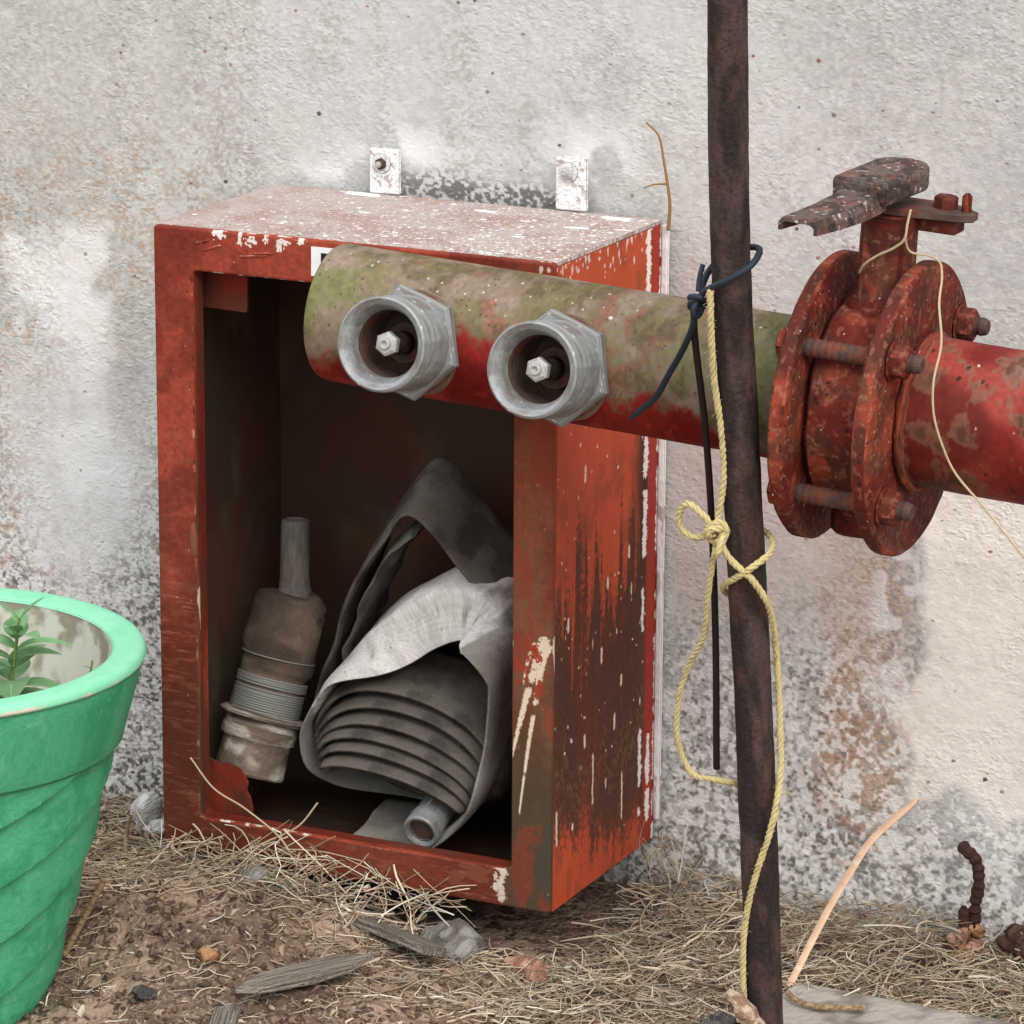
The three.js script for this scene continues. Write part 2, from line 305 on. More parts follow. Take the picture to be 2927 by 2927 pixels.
const M = {
  valve: std({ map: rustMap, bumpMap: roughBump, bumpScale: 0.0012, roughness: 0.72 }),
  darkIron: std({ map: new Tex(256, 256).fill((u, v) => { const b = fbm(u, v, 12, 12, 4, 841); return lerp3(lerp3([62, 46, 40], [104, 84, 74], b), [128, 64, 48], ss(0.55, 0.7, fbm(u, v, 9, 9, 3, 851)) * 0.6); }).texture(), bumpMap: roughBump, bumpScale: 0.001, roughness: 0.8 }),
  galv: std({ map: (() => { const t = new Tex(512, 512).fill((u, v) => { const b = fbm(u, v, 10, 30, 4, 861), f = fbm(u, v, 90, 90, 2, 871); return lerp3(mul3([150, 152, 150], 0.76 + b * 0.34 + (f - 0.5) * 0.16), [112, 100, 88], ss(0.56, 0.68, fbm(u, v, 9, 9, 4, 863)) * 0.55); }); for (let i = 0; i < 90; i++) t.spot(rnd(), rnd(), rr(0.001, 0.02), rr(0.0008, 0.003), rnd() < 0.5 ? [190, 192, 190] : [92, 90, 86], rr(0.2, 0.6), 0.8); for (let i = 0; i < 34; i++) { const r = rr(0.004, 0.013); t.spot(rnd(), rnd(), r * 0.6, r, [226, 226, 224], 0.9); } return t.texture(); })(), bumpMap: roughBump, bumpScale: 0.0004, roughness: 0.55, metalness: 0.3, specularIntensity: 1 }),
  steelBright: std({ color: new THREE.Color(0.5, 0.49, 0.46), roughness: 0.5, metalness: 0.4, specularIntensity: 1, bumpMap: roughBump, bumpScale: 0.0006 }),
};

// ---------------------------------------------------------------- hose cabinet
const CW = 0.404, CH = 0.6, CD = 0.239;
{
  const red = (u, v, s) => { const a = fbm(u, v, 5, 7, 5, s), b = fbm(u, v, 120, 180, 2, s + 5); let c = lerp3([124, 47, 33], [154, 66, 46], ss(0.35, 0.65, a)); c = lerp3(c, [114, 42, 30], ss(0.50, 0.62, fbm(u, v, 9, 12, 4, s + 9)) * 0.6); return mul3(c, 0.80 + b * 0.28); };
  // front face: paint wearing to brown and green-grey towards the foot, streaks of white paint on the right jamb
  const fr = new Tex(768, 1152).fill((u, v) => {
    let c = red(u, v, 901); const n = fbm(u, v, 14, 10, 5, 911), n2 = fbm(u, v, 60, 90, 3, 921);
    const right = ss(0.86, 0.92, u), wear = clamp(ss(0.62, 0.18, v + (n - 0.5) * 0.7) * (u < 0.2 ? 0.75 : 0.55) * (1 - right) + right * clamp(0.28 + ss(0.85, 0.2, v) * 0.5 + (n - 0.5)));
    c = lerp3(c, lerp3([94, 52, 38], [110, 88, 62], right), clamp(wear * (0.55 + n2 * 0.8)));
    c = lerp3(c, [150, 104, 82], ss(0.60, 0.68, fbm(u, v, 24, 110, 3, 931)) * 0.35 * (1 - v) * (1 - right));
    c = lerp3(c, [66, 62, 48], right * ss(0.34, 0.1, v + (n - 0.5) * 0.25) * 0.8);
    c = lerp3(c, [150, 52, 34], ss(0.58, 0.64, n) * right * 0.5);
    return c;
  });
  const strk = (u0, v0, u1, v1, w0, w1, k) => { for (let i = 0; i <= k; i++) { const t = i / k; fr.spot(mix(u0, u1, t) + rr(-0.002, 0.002), mix(v0, v1, t), mix(w0, w1, t), 0.006, [226, 208, 184], 0.95, 0.6); } };
  for (const [a, b, c, d, w] of [[0.978, 0.43, 0.904, 0.245, 0.0085], [0.985, 0.425, 0.922, 0.155, 0.0055], [0.990, 0.42, 0.962, 0.36, 0.006], [0.955, 0.42, 0.930, 0.36, 0.003]]) for (let t = 0; t <= 1; t += 0.012) if (fbm(t, a, 16, 4, 3, 907) > 0.36) fr.spot(mix(a, c, t) - 0.004 * Math.sin(t * 3.1), mix(b, d, t), w * (1.3 - t), 0.0042, [226, 206, 180], 0.95, 0.6);
  for (let i = 0; i < 14; i++) fr.spot(rr(0.91, 0.98), rr(0.30, 0.42), rr(0.004, 0.012), rr(0.004, 0.01), [150, 60, 40], 0.9, 0.6);
  for (let i = 0; i < 16; i++) fr.spot(0.87 + rr(-0.012, 0.02), 0.065 - i * 0.0035 + rr(-0.004, 0.004), rr(0.004, 0.012), 0.006, [206, 196, 178], 0.9, 0.6);
  for (let i = 0; i < 120; i++) { const r = rr(0.0008, 0.0022); fr.spot(rnd(), rnd(), r, r * 0.8, rnd() < 0.6 ? [214, 168, 148] : [60, 30, 22], 0.7); }
  for (const [u, v] of [[0.225, 0.985], [0.255, 0.982], [0.325, 0.978], [0.335, 0.985], [0.29, 0.987], [0.17, 0.99], [0.38, 0.988]]) fr.spot(u, v + 0.006, rr(0.005, 0.014), rr(0.004, 0.009), [224, 216, 208], 0.95, 0.9);
  for (let i = 0; i < 14; i++) fr.spot(0.955 + rr(-0.02, 0.03), rr(0.82, 0.99), rr(0.002, 0.006), rr(0.003, 0.007), [222, 205, 196], 0.85);
  for (let i = 0; i < 170; i++) { const left = rnd() < 0.6; fr.spot(left ? rr(0.0, 0.10) : rr(0.05, 0.9), left ? rr(0.02, 0.45) : rr(0.0, 0.07), rr(0.006, 0.03), rr(0.0006, 0.0016), rnd() < 0.7 ? [168, 116, 96] : [70, 36, 26], rr(0.15, 0.45), 0.8); }
  for (let i = 0; i < 420; i++) { const r = rr(0.0008, 0.003); fr.spot(rnd(), rnd(), r, r, rnd() < 0.6 ? [82, 32, 24] : [186, 100, 78], rr(0.2, 0.6), 0.7); }
  for (let i = 0; i < 60; i++) fr.spot(rnd() < 0.5 ? 0.1015 + rr(-0.003, 0.001) : 0.8985 + rr(-0.001, 0.004), rr(0.06, 0.94), rr(0.001, 0.004), rr(0.001, 0.008), rnd() < 0.6 ? [70, 36, 28] : [196, 130, 106], rr(0.4, 0.8), 0.8);
  for (let i = 0; i < 40; i++) fr.spot(rr(0.1, 0.9), 0.063 + rr(-0.001, 0.002), rr(0.004, 0.02), rr(0.001, 0.003), [206, 140, 118], rr(0.3, 0.7), 0.8);
  const frontM = std({ map: fr.texture(), bumpMap: grey(512, 768, (u, v) => 0.4 + 0.3 * fbm(u, v, 20, 30, 4, 941) + 0.2 * fbm(u, v, 120, 180, 2, 951)), bumpScale: 0.0012, roughness: 0.62 });
  // side face (u: depth, v: height)
  const sd = new Tex(448, 1152).fill((u, v) => {
    let c = lerp3(red(u, v, 961), [206, 88, 52], 0.7); const n = fbm(u, v, 10, 5, 4, 971), col = fbm(u, v, 34, 4, 4, 981), n2 = fbm(u, v, 80, 160, 3, 991);
    const lim = 0.46 + (col - 0.5) * 0.40 + (n - 0.5) * 0.2 + (1 - u) * 0.12 - (u > 0.8 ? 0.05 : 0), dk = ss(0.05, -0.05, v - lim + (n2 - 0.5) * 0.16) * ss(-0.04, 0.05, v + (n2 - 0.5) * 0.14 - 0.11 - (col - 0.5) * 0.12 + (1 - u) * 0.10 + (n - 0.5) * 0.14);
    c = lerp3(c, mul3(lerp3([84, 43, 32], [66, 46, 35], ss(0.4, 0.6, n)), 0.85 + n2 * 0.3), dk * 0.86);
    c = lerp3(c, [108, 60, 40], ss(0.54, 0.68, fbm(u, v, 12, 26, 4, 993)) * 0.3);
    c = lerp3(c, [120, 92, 66], ss(0.02, -0.02, Math.abs(v - 0.19 - (col - 0.5) * 0.2) - 0.05) * ss(0.5, 0.62, n2) * 0.5);
    c = lerp3(c, [46, 32, 28], ss(0.30, 0.16, u + (n - 0.5) * 0.12) * ss(0.99, 0.62, v) * ss(0.35, 0.6, v) * 0.85);
    const back = ss(0.145, 0.12, u + (n2 - 0.5) * 0.03); c = lerp3(c, mul3([150, 50, 36], 0.9 + n2 * 0.25), back);
    return c;
  });
  for (let i = 0; i < 100; i++) { const u = rr(0.12, 1), v = Math.pow(rnd(), 0.7); sd.spot(u, v, rr(0.003, 0.007), rr(0.0012, 0.003) * (rnd() < 0.2 ? rr(2, 4) : 1), rnd() < 0.8 ? [228, 204, 186] : [250, 240, 230], 0.9, 0.4); }
  for (const [u, v, l] of [[0.62, 0.17, 0.075], [0.34, 0.11, 0.07], [0.42, 0.24, 0.02], [0.36, 0.3, 0.012], [0.70, 0.24, 0.015], [0.5, 0.47, 0.012], [0.86, 0.44, 0.016], [0.36, 0.80, 0.02], [0.72, 0.66, 0.02], [0.95, 0.13, 0.05], [0.3, 0.5, 0.015], [0.55, 0.36, 0.02]]) for (let k = 0; k < 14; k++) sd.spot(u + rr(-0.003, 0.003), v - l / 2 + k / 13 * l, 0.007, 0.004, [226, 206, 184], 0.9, 0.5);
  const wl = (u0, v0, v1, w, p) => { for (let v = v0; v < v1; v += 0.004) if (fbm(v, u0, 32, 4, 3, 1001) > p) sd.spot(u0 + rr(-0.006, 0.006), v, w * rr(0.5, 1.2), 0.005, [230, 222, 214], 0.95, 0.5); };
  wl(0.15, 0.48, 1, 0.022, 0.25); wl(0.03, 0.0, 1, 0.014, 0.36); wl(0.17, 0.06, 0.2, 0.016, 0.4); wl(0.09, 0.03, 0.18, 0.02, 0.4); wl(0.16, 0.36, 0.5, 0.012, 0.5);
  for (let i = 0; i < 60; i++) sd.spot(rr(0.1, 1), 1 - Math.pow(rnd(), 3) * 0.05, rr(0.004, 0.012), rr(0.002, 0.008), [216, 196, 188], 0.9, 0.5);
  const sideBump = grey(320, 768, (u, v) => 0.4 + 0.3 * fbm(u, v, 14, 30, 4, 1011) + 0.2 * fbm(u, v, 90, 200, 2, 1021));
  const sideM = std({ map: sd.texture(), bumpMap: sideBump, bumpScale: 0.0012, roughness: 0.62 });
  // top: grey-pink film of dust, paint and lime spatter (u: width, v: depth)
  const tp = new Tex(1152, 680).fill((u, v) => {
    const n = fbm(u, v, 12, 7, 5, 1031), f = fbm(u, v, 200, 120, 2, 1041); let c = lerp3([170, 157, 150], [160, 140, 132], ss(0.42, 0.66, n));
    c = lerp3(c, [158, 84, 68], ss(0.62, 0.74, fbm(u, v, 20, 12, 4, 1051)) * 0.2); return mul3(c, 0.9 + f * 0.2);
  });
  for (let i = 0; i < 2900; i++) { const u = Math.pow(rnd(), 0.6), r = rr(0.0008, 0.0032) * (rnd() < 0.06 ? 2.4 : 1); tp.spot(u, 1 - Math.pow(rnd(), 1.3), r, r * 1.5, rnd() < 0.93 ? [236, 230, 226] : [110, 40, 28], 0.93, 0.4); }
  for (const [u, v, r] of [[0.36, 0.42, 0.018], [0.43, 0.3, 0.012], [0.87, 0.34, 0.026], [0.73, 0.3, 0.012], [0.6, 0.18, 0.03], [0.9, 0.1, 0.04], [0.25, 0.05, 0.05], [0.97, 0.3, 0.015], [0.8, 0.6, 0.015]]) tp.spot(u, v, r, r * 0.8, [238, 234, 230], 0.92, 0.5);
  for (let i = 0; i < 60; i++) tp.spot(rr(0.2, 0.35), 0.01 + rr(0, 0.02), 0.012, 0.012, [238, 234, 230], 0.9, 0.5);
  const topM = std({ map: tp.texture(), bumpMap: roughBump, bumpScale: 0.0015, roughness: 0.75 });
  const lipM = std({ map: new Tex(256, 512).fill((u, v) => lerp3(red(u, v, 1062), [92, 52, 38], ss(0.45, 0.6, fbm(u, v, 5, 9, 5, 1064)) * 0.7)).texture(), roughness: 0.65, bumpMap: roughBump, bumpScale: 0.001 });
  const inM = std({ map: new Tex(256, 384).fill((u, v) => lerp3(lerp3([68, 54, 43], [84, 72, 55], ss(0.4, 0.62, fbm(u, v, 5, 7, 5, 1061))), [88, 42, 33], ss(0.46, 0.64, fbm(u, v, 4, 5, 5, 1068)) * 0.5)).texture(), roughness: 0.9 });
  const whiteM = std({ map: new Tex(256, 256).fill((u, v) => { const n = fbm(u, v, 16, 16, 4, 1071); return lerp3([234, 233, 231], [186, 172, 164], ss(0.63, 0.72, n)); }).texture(), bumpMap: roughBump, bumpScale: 0.002, roughness: 0.85 });

  const C = thing('hose_cabinet', 'open red fire hose cabinet with scuffed flaking paint fixed to the wall', 'cabinet', [CW / 2, 0, CD / 2]);
  const O = [0, 0, 0], S = [CW, CH, CD], T = 0.004;
  const ring = (o, i, d, bev) => {
    const s = new THREE.Shape(), R = 0.005; const [x0, x1, y0, y1] = o;
    s.moveTo(x0 + R, y0); s.lineTo(x1 - R, y0); s.quadraticCurveTo(x1, y0, x1, y0 + R); s.lineTo(x1, y1 - R); s.quadraticCurveTo(x1, y1, x1 - R, y1); s.lineTo(x0 + R, y1); s.quadraticCurveTo(x0, y1, x0, y1 - R); s.lineTo(x0, y0 + R); s.quadraticCurveTo(x0, y0, x0 + R, y0);
    const h = new THREE.Path(), r = 0.006, [a, b, c, e] = i;
    h.moveTo(a + r, c); h.lineTo(b - r, c); h.quadraticCurveTo(b, c, b, c + r); h.lineTo(b, e - r); h.quadraticCurveTo(b, e, b - r, e); h.lineTo(a + r, e); h.quadraticCurveTo(a, e, a, e - r); h.lineTo(a, c + r); h.quadraticCurveTo(a, c, a + r, c); s.holes.push(h);
    return new THREE.ExtrudeGeometry(s, { depth: d, bevelEnabled: bev > 0, bevelThickness: bev, bevelSize: bev, bevelOffset: -bev, bevelSegments: 3, curveSegments: 5 });
  };
  const op = [0.041, CW - 0.040, 0.038, CH - 0.040];
  wpart('front_frame', uvBox(ring([0.0005, CW - 0.0005, 0.0005, CH - 0.0005], op, 0.003, 0.0025).translate(0, 0, CD - 0.0055), O, S), frontM, C);
  wpart('inner_lip', uvBox(ring([op[0] - 0.004, op[1] + 0.004, op[2] - 0.004, op[3] + 0.004], [op[0] + 0.0005, op[1] - 0.0005, op[2] + 0.0005, op[3] - 0.0005], 0.010, 0).translate(0, 0, CD - 0.0182), O, S), lipM, C);
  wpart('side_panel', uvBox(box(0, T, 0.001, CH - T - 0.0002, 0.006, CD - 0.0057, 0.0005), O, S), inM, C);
  wpart('side_panel', uvBox(box(CW - T, CW, 0.001, CH - T - 0.0002, 0.006, CD - 0.0057, 0.0005), O, S), sideM, C);
  wpart('top_panel', uvBox(box(0, CW, CH - T, CH, 0.006, CD - 0.0057, 0.0008), O, S), topM, C);
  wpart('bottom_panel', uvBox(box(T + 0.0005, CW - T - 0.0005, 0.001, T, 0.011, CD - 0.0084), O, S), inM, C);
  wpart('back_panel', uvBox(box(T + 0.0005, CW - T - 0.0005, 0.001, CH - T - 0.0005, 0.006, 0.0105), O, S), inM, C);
  wpart('back_flange', uvBox(box(CW + 0.0005, CW + 0.0075, 0.02, CH - 0.004, 0.0045, 0.0095, 0.002), O, [0.2, 0.4, 0.2]), whiteM, C);
  // corner gussets behind the opening, the lower one torn
  const gusM = std({ map: new Tex(128, 256).fill((u, v) => lerp3([128, 48, 34], [96, 50, 36], ss(0.4, 0.6, fbm(u, v, 6, 12, 4, 1066)))).texture(), roughness: 0.85, bumpMap: roughBump, bumpScale: 0.002 });
  const gus = (pts) => { const s = new THREE.Shape(pts.map(p => new THREE.Vector2(...p))); return uvBox(new THREE.ExtrudeGeometry(s, { depth: 0.003, bevelEnabled: false }).translate(0, 0, 0.203), O, S); };
  wpart('corner_plate', gus([[0.006, 0.594], [0.006, 0.521], [0.078, 0.519], [0.079, 0.523], [0.081, 0.594]]), gusM, C);
  wpart('corner_plate', gus([[0.006, 0.006], [0.078, 0.006], [0.080, 0.022], [0.077, 0.034], [0.0785, 0.040], [0.076, 0.052], [0.072, 0.058], [0.074, 0.066], [0.066, 0.078], [0.052, 0.083], [0.045, 0.081], [0.006, 0.092]]), gusM, C).userData.label = 'torn lower corner plate';
  // lugs that fix the cabinet to the wall
  for (const [x0, x1, y1, rusty] of [[0.103, 0.135, 0.644, 1], [0.297, 0.329, 0.651, 0]]) {
    const L = wpart('mounting_lug', uvBox(box(x0, x1, CH + 0.0005, y1, 0.004, 0.010, 0.0025), O, [0.08, 0.08, 0.08]), whiteM, C); L.position.set(0, 0, 0);
    const cx = (x0 + x1) / 2 - 0.002, cy = y1 - 0.014, off = V(-CW / 2, 0, -CD / 2);
    part('washer', lookAlong(lathe([[0, 0], [0.0095, 0], [0.0095, 0.0012], [0.009, 0.0018], [0, 0.0018]], 24), V(cx, cy, 0.0098).add(off), V(0, 0, 1)), whiteM, L);
    part('bolt_head', lookAlong(hexPrism(rusty ? 0.0058 : 0.0068, 0.005), V(cx, cy, 0.0114).add(off), V(0.05, 0, 1)), rusty ? M.darkIron : whiteM, L);
    part('bolt_tip', lookAlong(lathe([[0, 0], [0.003, 0], [0.003, 0.004], [0.0022, 0.005], [0, 0.005]], 12), V(cx, cy, 0.0162).add(off), V(0.05, 0, 1)), rusty ? M.steelBright : whiteM, L);
  }
  // torn blister on the left jamb and two lifted flakes on the header
  wpart('paint_blister', uvBox(jitter(new THREE.SphereGeometry(1, 14, 10).scale(0.0045, 0.019, 0.003).translate(0.0385, 0.305, CD - 0.0005), 0.0016, 300, 5), O, [0.1, 0.1, 0.1]), std({ color: new THREE.Color(0.20, 0.07, 0.035), roughness: 0.7 }), C);
  for (const [x, y, l, r] of [[0.062, 0.583, 0.018, 0.3], [0.052, 0.588, 0.014, 0.28], [0.104, 0.579, 0.026, 0.12], [0.115, 0.5825, 0.018, 0.1]])
    wpart('paint_ridge', uvBox(new THREE.CapsuleGeometry(0.0011, l, 4, 8).rotateZ(Math.PI / 2 + r).translate(x, y, CD), O, S), frontM, C);
  // sticker on the header, mostly behind the pipe
  const st = new Tex(256, 64).fill((u, v) => mul3([232, 230, 228], 0.96 + 0.06 * fbm(u, v, 8, 4, 3, 1081)));
  const bar = (u0, u1, v0, v1) => { for (let j = Math.floor(v0 * 64); j < v1 * 64; j++) for (let i = Math.floor(u0 * 256); i < u1 * 256; i++) st.d.set([34, 32, 32], (j * 256 + i) * 3); };
  bar(0.085, 0.125, 0.40, 0.8); bar(0.125, 0.22, 0.70, 0.8); bar(0.125, 0.19, 0.55, 0.63);
  wpart('sticker', uvBox(box(0.164, 0.284, 0.567, 0.5935, CD, CD + 0.0012, 0), [0.164, 0.567, 0], [0.12, 0.0265, 1]), std({ map: st.texture(), roughness: 0.5 }), C);
}

// ---------------------------------------------------------------- pipe run with outlets and valve (local x runs along the pipe)
{
  const P = thing('fire_water_pipe', 'red and moss-stained water pipe with two hose outlets and a flanged lever valve', 'pipe', [0.234, 0.558, 0.33]);
  P.rotation.z = -0.0569;
  const pipeTex = (len, su, palette) => {
    const t = new Tex(1408, 416).fill((u, v) => {                 // u along, v around (0 = back, 0.25 = top, 0.5 = front, 0.75 = underneath)
      const x = u * len, n = fbm(u, v, Math.round(len * 16), 5, 5, su), n2 = fbm(u, v, Math.round(len * 60), 18, 4, su + 11), f = fbm(u, v, Math.round(len * 300), 90, 2, su + 21);
      return palette(x, v, n, n2, f);
    });
    return t;
  };
  const lichen = pipeTex(0.47, 1101, (x, v, n, n2, f) => {
    let c = lerp3([112, 24, 20], [136, 38, 30], ss(0.4, 0.6, n)); c = lerp3(c, [176, 60, 52], ss(0.56, 0.66, n2) * 0.5);
    const edge = 0.515 + 0.05 * Math.sin(x * 19 + 1) + (n - 0.5) * 0.30 + (n2 - 0.5) * 0.12 + 0.10 * ss(0.33, 0.42, x) - 0.07 * blob(x, 0, 0.19, 0, 0.03, 1) - 0.05 * blob(x, 0, 0.32, 0, 0.02, 1);
    const dep = ss(0.035, -0.035, v - edge + (f - 0.5) * 0.05);                          // crust of dust and lichen, ending in a ragged line
    let d = lerp3([128, 116, 100], [98, 91, 70], ss(0.42, 0.60, n2 + (f - 0.5) * 0.2)); d = lerp3(d, [110, 108, 70], ss(0.52, 0.62, fbm(x * 2, v, 24, 9, 4, 1131) + (f - 0.5) * 0.22) * 0.6); d = lerp3(d, [142, 128, 116], ss(0.52, 0.64, fbm(x * 2, v, 14, 6, 4, 1135)) * 0.4);
    d = lerp3(d, [160, 92, 84], ss(0.64, 0.74, n) * ss(0.45, 0.6, n2) * 0.5); d = lerp3(d, [92, 82, 58], ss(0.60, 0.74, n2) * 0.5);
    c = lerp3(c, d, dep * 0.95); c = lerp3(c, [100, 122, 64], blob(x, v, 0.43, 0.46, 0.045, 0.10) * 0.75 * ss(0.3, 0.55, n2)); c = lerp3(c, [112, 122, 66], blob(x, v, 0.02, 0.42, 0.05, 0.09) * 0.6 * ss(0.3, 0.55, n2));
    return mul3(c, 0.86 + f * 0.28);
  });
  for (let i = 0; i < 60; i++) { const r = rr(0.0006, 0.0022) * (rnd() < 0.10 ? 1.8 : 1); lichen.spot(rnd(), rr(0.1, 0.42), r * 1.1, r * 1.3, [222, 214, 204], 0.85, 0.6); }
  for (let i = 0; i < 240; i++) { const r = rr(0.0008, 0.0024); lichen.spot(rnd(), rr(0.3, 0.6), r, r * 1.4, [62, 46, 34], 0.6, 0.7); }
  const redp = pipeTex(0.9, 1201, (x, v, n, n2, f) => {
    let c = lerp3([112, 32, 27], [146, 60, 48], ss(0.38, 0.62, n)); c = lerp3(c, [90, 28, 24], ss(0.50, 0.62, fbm(x, v, 7, 3, 4, 1231)) * 0.8);
    c = lerp3(c, [116, 92, 72], ss(0.52, 0.60, n2 + (n - 0.5) * 0.5 + (f - 0.5) * 0.15) * 0.6); c = lerp3(c, [112, 96, 88], clamp(blob(x, v, 0.13, 0.33, 0.03, 0.05) * 1.6) * ss(0.35, 0.5, n2 + 0.1)); c = lerp3(c, [70, 44, 34], ss(0.62, 0.7, n2) * 0.6); return mul3(c, 0.88 + f * 0.24);
  });
  for (let i = 0; i < 90; i++) { const r = rr(0.0008, 0.003); redp.spot(rnd(), rr(0.15, 0.6), r * 0.6, r * 2, [228, 216, 208], 0.9, 0.5); }
  for (let i = 0; i < 80; i++) { const r = rr(0.001, 0.003); redp.spot(rnd(), rr(0.2, 0.75), r * 0.7, r * 2.4, [46, 26, 18], 0.8, 0.6); }
  const pb = grey(1024, 256, (u, v) => 0.3 + 0.5 * fbm(u, v, 50, 20, 4, 1301) + 0.2 * fbm(u, v, 200, 80, 2, 1311));
  const pm = std({ map: lichen.texture(), bumpMap: pb, bumpScale: 0.0016, roughness: 0.82 }), rm = std({ map: redp.texture(), bumpMap: pb, bumpScale: 0.0016, roughness: 0.62 });
  // tube along local x with the v coordinate running back, top, front, underneath
  const pipeGeo = (x0, x1, R, len, xo, ends = true) => {
    const g = sheet(axis([x0, x0 + 0.0006, x0 + 0.0015, x0 + 0.003], x0 + 0.005, x1, (x1 - x0 - 0.005) / 60, []), Array.from({ length: 73 }, (_, i) => i / 72), (x, v) => {
      const a = v * Math.PI * 2, e = Math.max(0, 0.005 - (x - x0)), k = R + (fbm((x + 1) / 4, v, 80, 8, 3, 1401) - 0.5) * 0.0012 - (xo === 0 ? 0.005 - Math.sqrt(0.000025 - e * e) : 0); return [x, Math.sin(a) * k, -Math.cos(a) * k, (x - xo) / len, v];
    });
    const caps = ends ? [x0, x1].map((x, i) => new THREE.CircleGeometry(xo === 0 && !i ? R - 0.0045 : R + 0.0003, 48).rotateY(i ? Math.PI / 2 : -Math.PI / 2).translate(x, 0, 0)) : [];
    return mergeGeometries([g, ...caps]);
  };
  part('pipe', pipeGeo(0.001, 0.456, 0.06, 0.47, 0), pm, P).userData.label = 'lichen crusted branch pipe';
  part('pipe', pipeGeo(0.536, 1.9, 0.0615, 0.9, 0.53), rm, P).userData.label = 'red supply pipe';
  part('weld_bead', jitter(new THREE.TorusGeometry(0.062, 0.0045, 10, 60).rotateY(Math.PI / 2).translate(0.5445, 0, 0), 0.002, 200, 8), M.valve, P);
  part('weld_bead', jitter(new THREE.TorusGeometry(0.0605, 0.0035, 10, 60).rotateY(Math.PI / 2).translate(0.450, 0, 0), 0.002, 200, 9), M.valve, P);

  // two hose outlets
  const crustM = std({ map: new Tex(256, 128).fill((u, v) => { const n2 = fbm(u, v, 16, 8, 4, 1141); return lerp3(lerp3([150, 134, 116], [120, 106, 82], n2), [128, 44, 34], ss(0.58, 0.66, fbm(u, v, 7, 4, 4, 1143)) * 0.7); }).texture(), bumpMap: roughBump, bumpScale: 0.003, roughness: 0.9 });
  const n = V(0.03, 0.168, 0.98).normalize();
  for (const lx of [0.109, 0.2475]) {
    const o = new THREE.Group(); o.name = 'hose_outlet'; P.add(o); o.scale.set(1.0, 1, 1.0); o.position.set(lx - 0.0045, -0.0100, 0);
    o.quaternion.setFromUnitVectors(V(0, 1, 0), n.clone().applyAxisAngle(V(0, 0, 1), 0.0569));
    part('boss', lathe([[0.045, 0.035], [0.045, 0.0575], [0.042, 0.0612], [0.036, 0.0612]], 48), crustM, o);
    part('hex_collar', crease(lathe([[0.036, 0.0615], [0.0475, 0.0615], [0.0490, 0.063], [0.0490, 0.070], [0.0465, 0.073], [0.0380, 0.073]], 6).rotateY(lx < 0.2 ? 0.28 : 0.25), 0.3), M.galv, o);
    const ringPts = [[0.0284, 0.1045], [0.0302, 0.112], [0.0335, 0.1203], [0.0350, 0.1218], [0.0380, 0.1225], [0.0397, 0.1215], [0.0404, 0.1195]];
    for (let i = 0; i < 7; i++) { const y = 0.1175 - i * 0.0028; ringPts.push([0.0398, y], [0.0404, y - 0.0014]); }
    ringPts.push([0.0404, 0.095], [0.0404, 0.080], [0.0404, 0.0725]);
    part('threaded_sleeve', crease(lathe(ringPts, 72), 0.7), M.galv, o);
    part('dark_lining', lathe([[0.0272, 0.050], [0.0273, 0.080], [0.0279, 0.098], [0.0286, 0.1048], [0.0300, 0.1046], [0.0300, 0.050]], 48), M.darkIron, o);  // rust-brown lining added to darken the outlet, standing in for its depth
    part('dark_depth_disc', lathe([[0, 0.074], [0.017, 0.074], [0.018, 0.072], [0.018, 0.068], [0.0272, 0.0665], [0.0272, 0.060], [0, 0.060]], 40), M.darkIron, o);  // dark disc stands in for the unlit depth of the outlet
    part('stem', lathe([[0, 0.105], [0.0062, 0.105], [0.0062, 0.090], [0.010, 0.088], [0.010, 0.0745], [0, 0.0745]], 24), M.darkIron, o);
    const sn = part('stem_nut', hexPrism(0.0105, 0.008, 0.002).translate(0, 0.1045, 0), M.steelBright, o);
    part('stem_tip', lathe([[0, 0], [0.0048, 0], [0.0048, 0.003], [0.0025, 0.0032], [0.0025, 0.0012], [0, 0.0012]], 20).translate(0, 0.1123, 0), M.steelBright, sn);
  }

  // valve between two flanges
  const fl = (x0, x1, R) => jitter(lathe([[0.058, 0], [R - 0.002, 0], [R, 0.002], [R, x1 - x0 - 0.002], [R - 0.002, x1 - x0], [0.058, x1 - x0]], 96).rotateZ(-Math.PI / 2).translate(x0, 0, 0), 0.0006, 90, 21);
  const uvM = (g, k = 6) => uvBox(g, [0, 0, 0], [1 / k, 1 / k, 1 / k]);
  const fA = 0.4535, fB = 0.5235;
  part('flange', uvM(crease(fl(fA, fA + 0.0125, 0.1195), 0.5)), M.valve, P);
  part('flange', uvM(crease(fl(fB + 0.002, fB + 0.0155, 0.1215), 0.5)), M.valve, P);
  part('valve_body', uvM(jitter(lathe([[0.05, 0], [0.069, 0.0004], [0.070, 0.0045], [0.082, 0.005], [0.084, 0.008], [0.084, 0.048], [0.082, 0.051], [0.070, 0.0515], [0.069, 0.0585], [0.05, 0.0587]], 72).rotateZ(-Math.PI / 2).translate(fA + 0.0127, 0, 0), 0.002, 60, 31)), M.valve, P);
  part('bottom_boss', uvM(jitter(lathe([[0, -0.112], [0.020, -0.112], [0.024, -0.108], [0.024, -0.07], [0, -0.07]], 32).translate(0.4965, 0, 0), 0.0015, 80, 33)), M.valve, P);
  part('neck', uvM(jitter(lathe([[0.036, 0.070], [0.032, 0.084], [0.0245, 0.096], [0.0232, 0.110], [0.0228, 0.150], [0.0245, 0.154], [0.0255, 0.158], [0.0, 0.158]], 36).translate(0.5005, 0, 0), 0.0012, 80, 35)), M.valve, P);
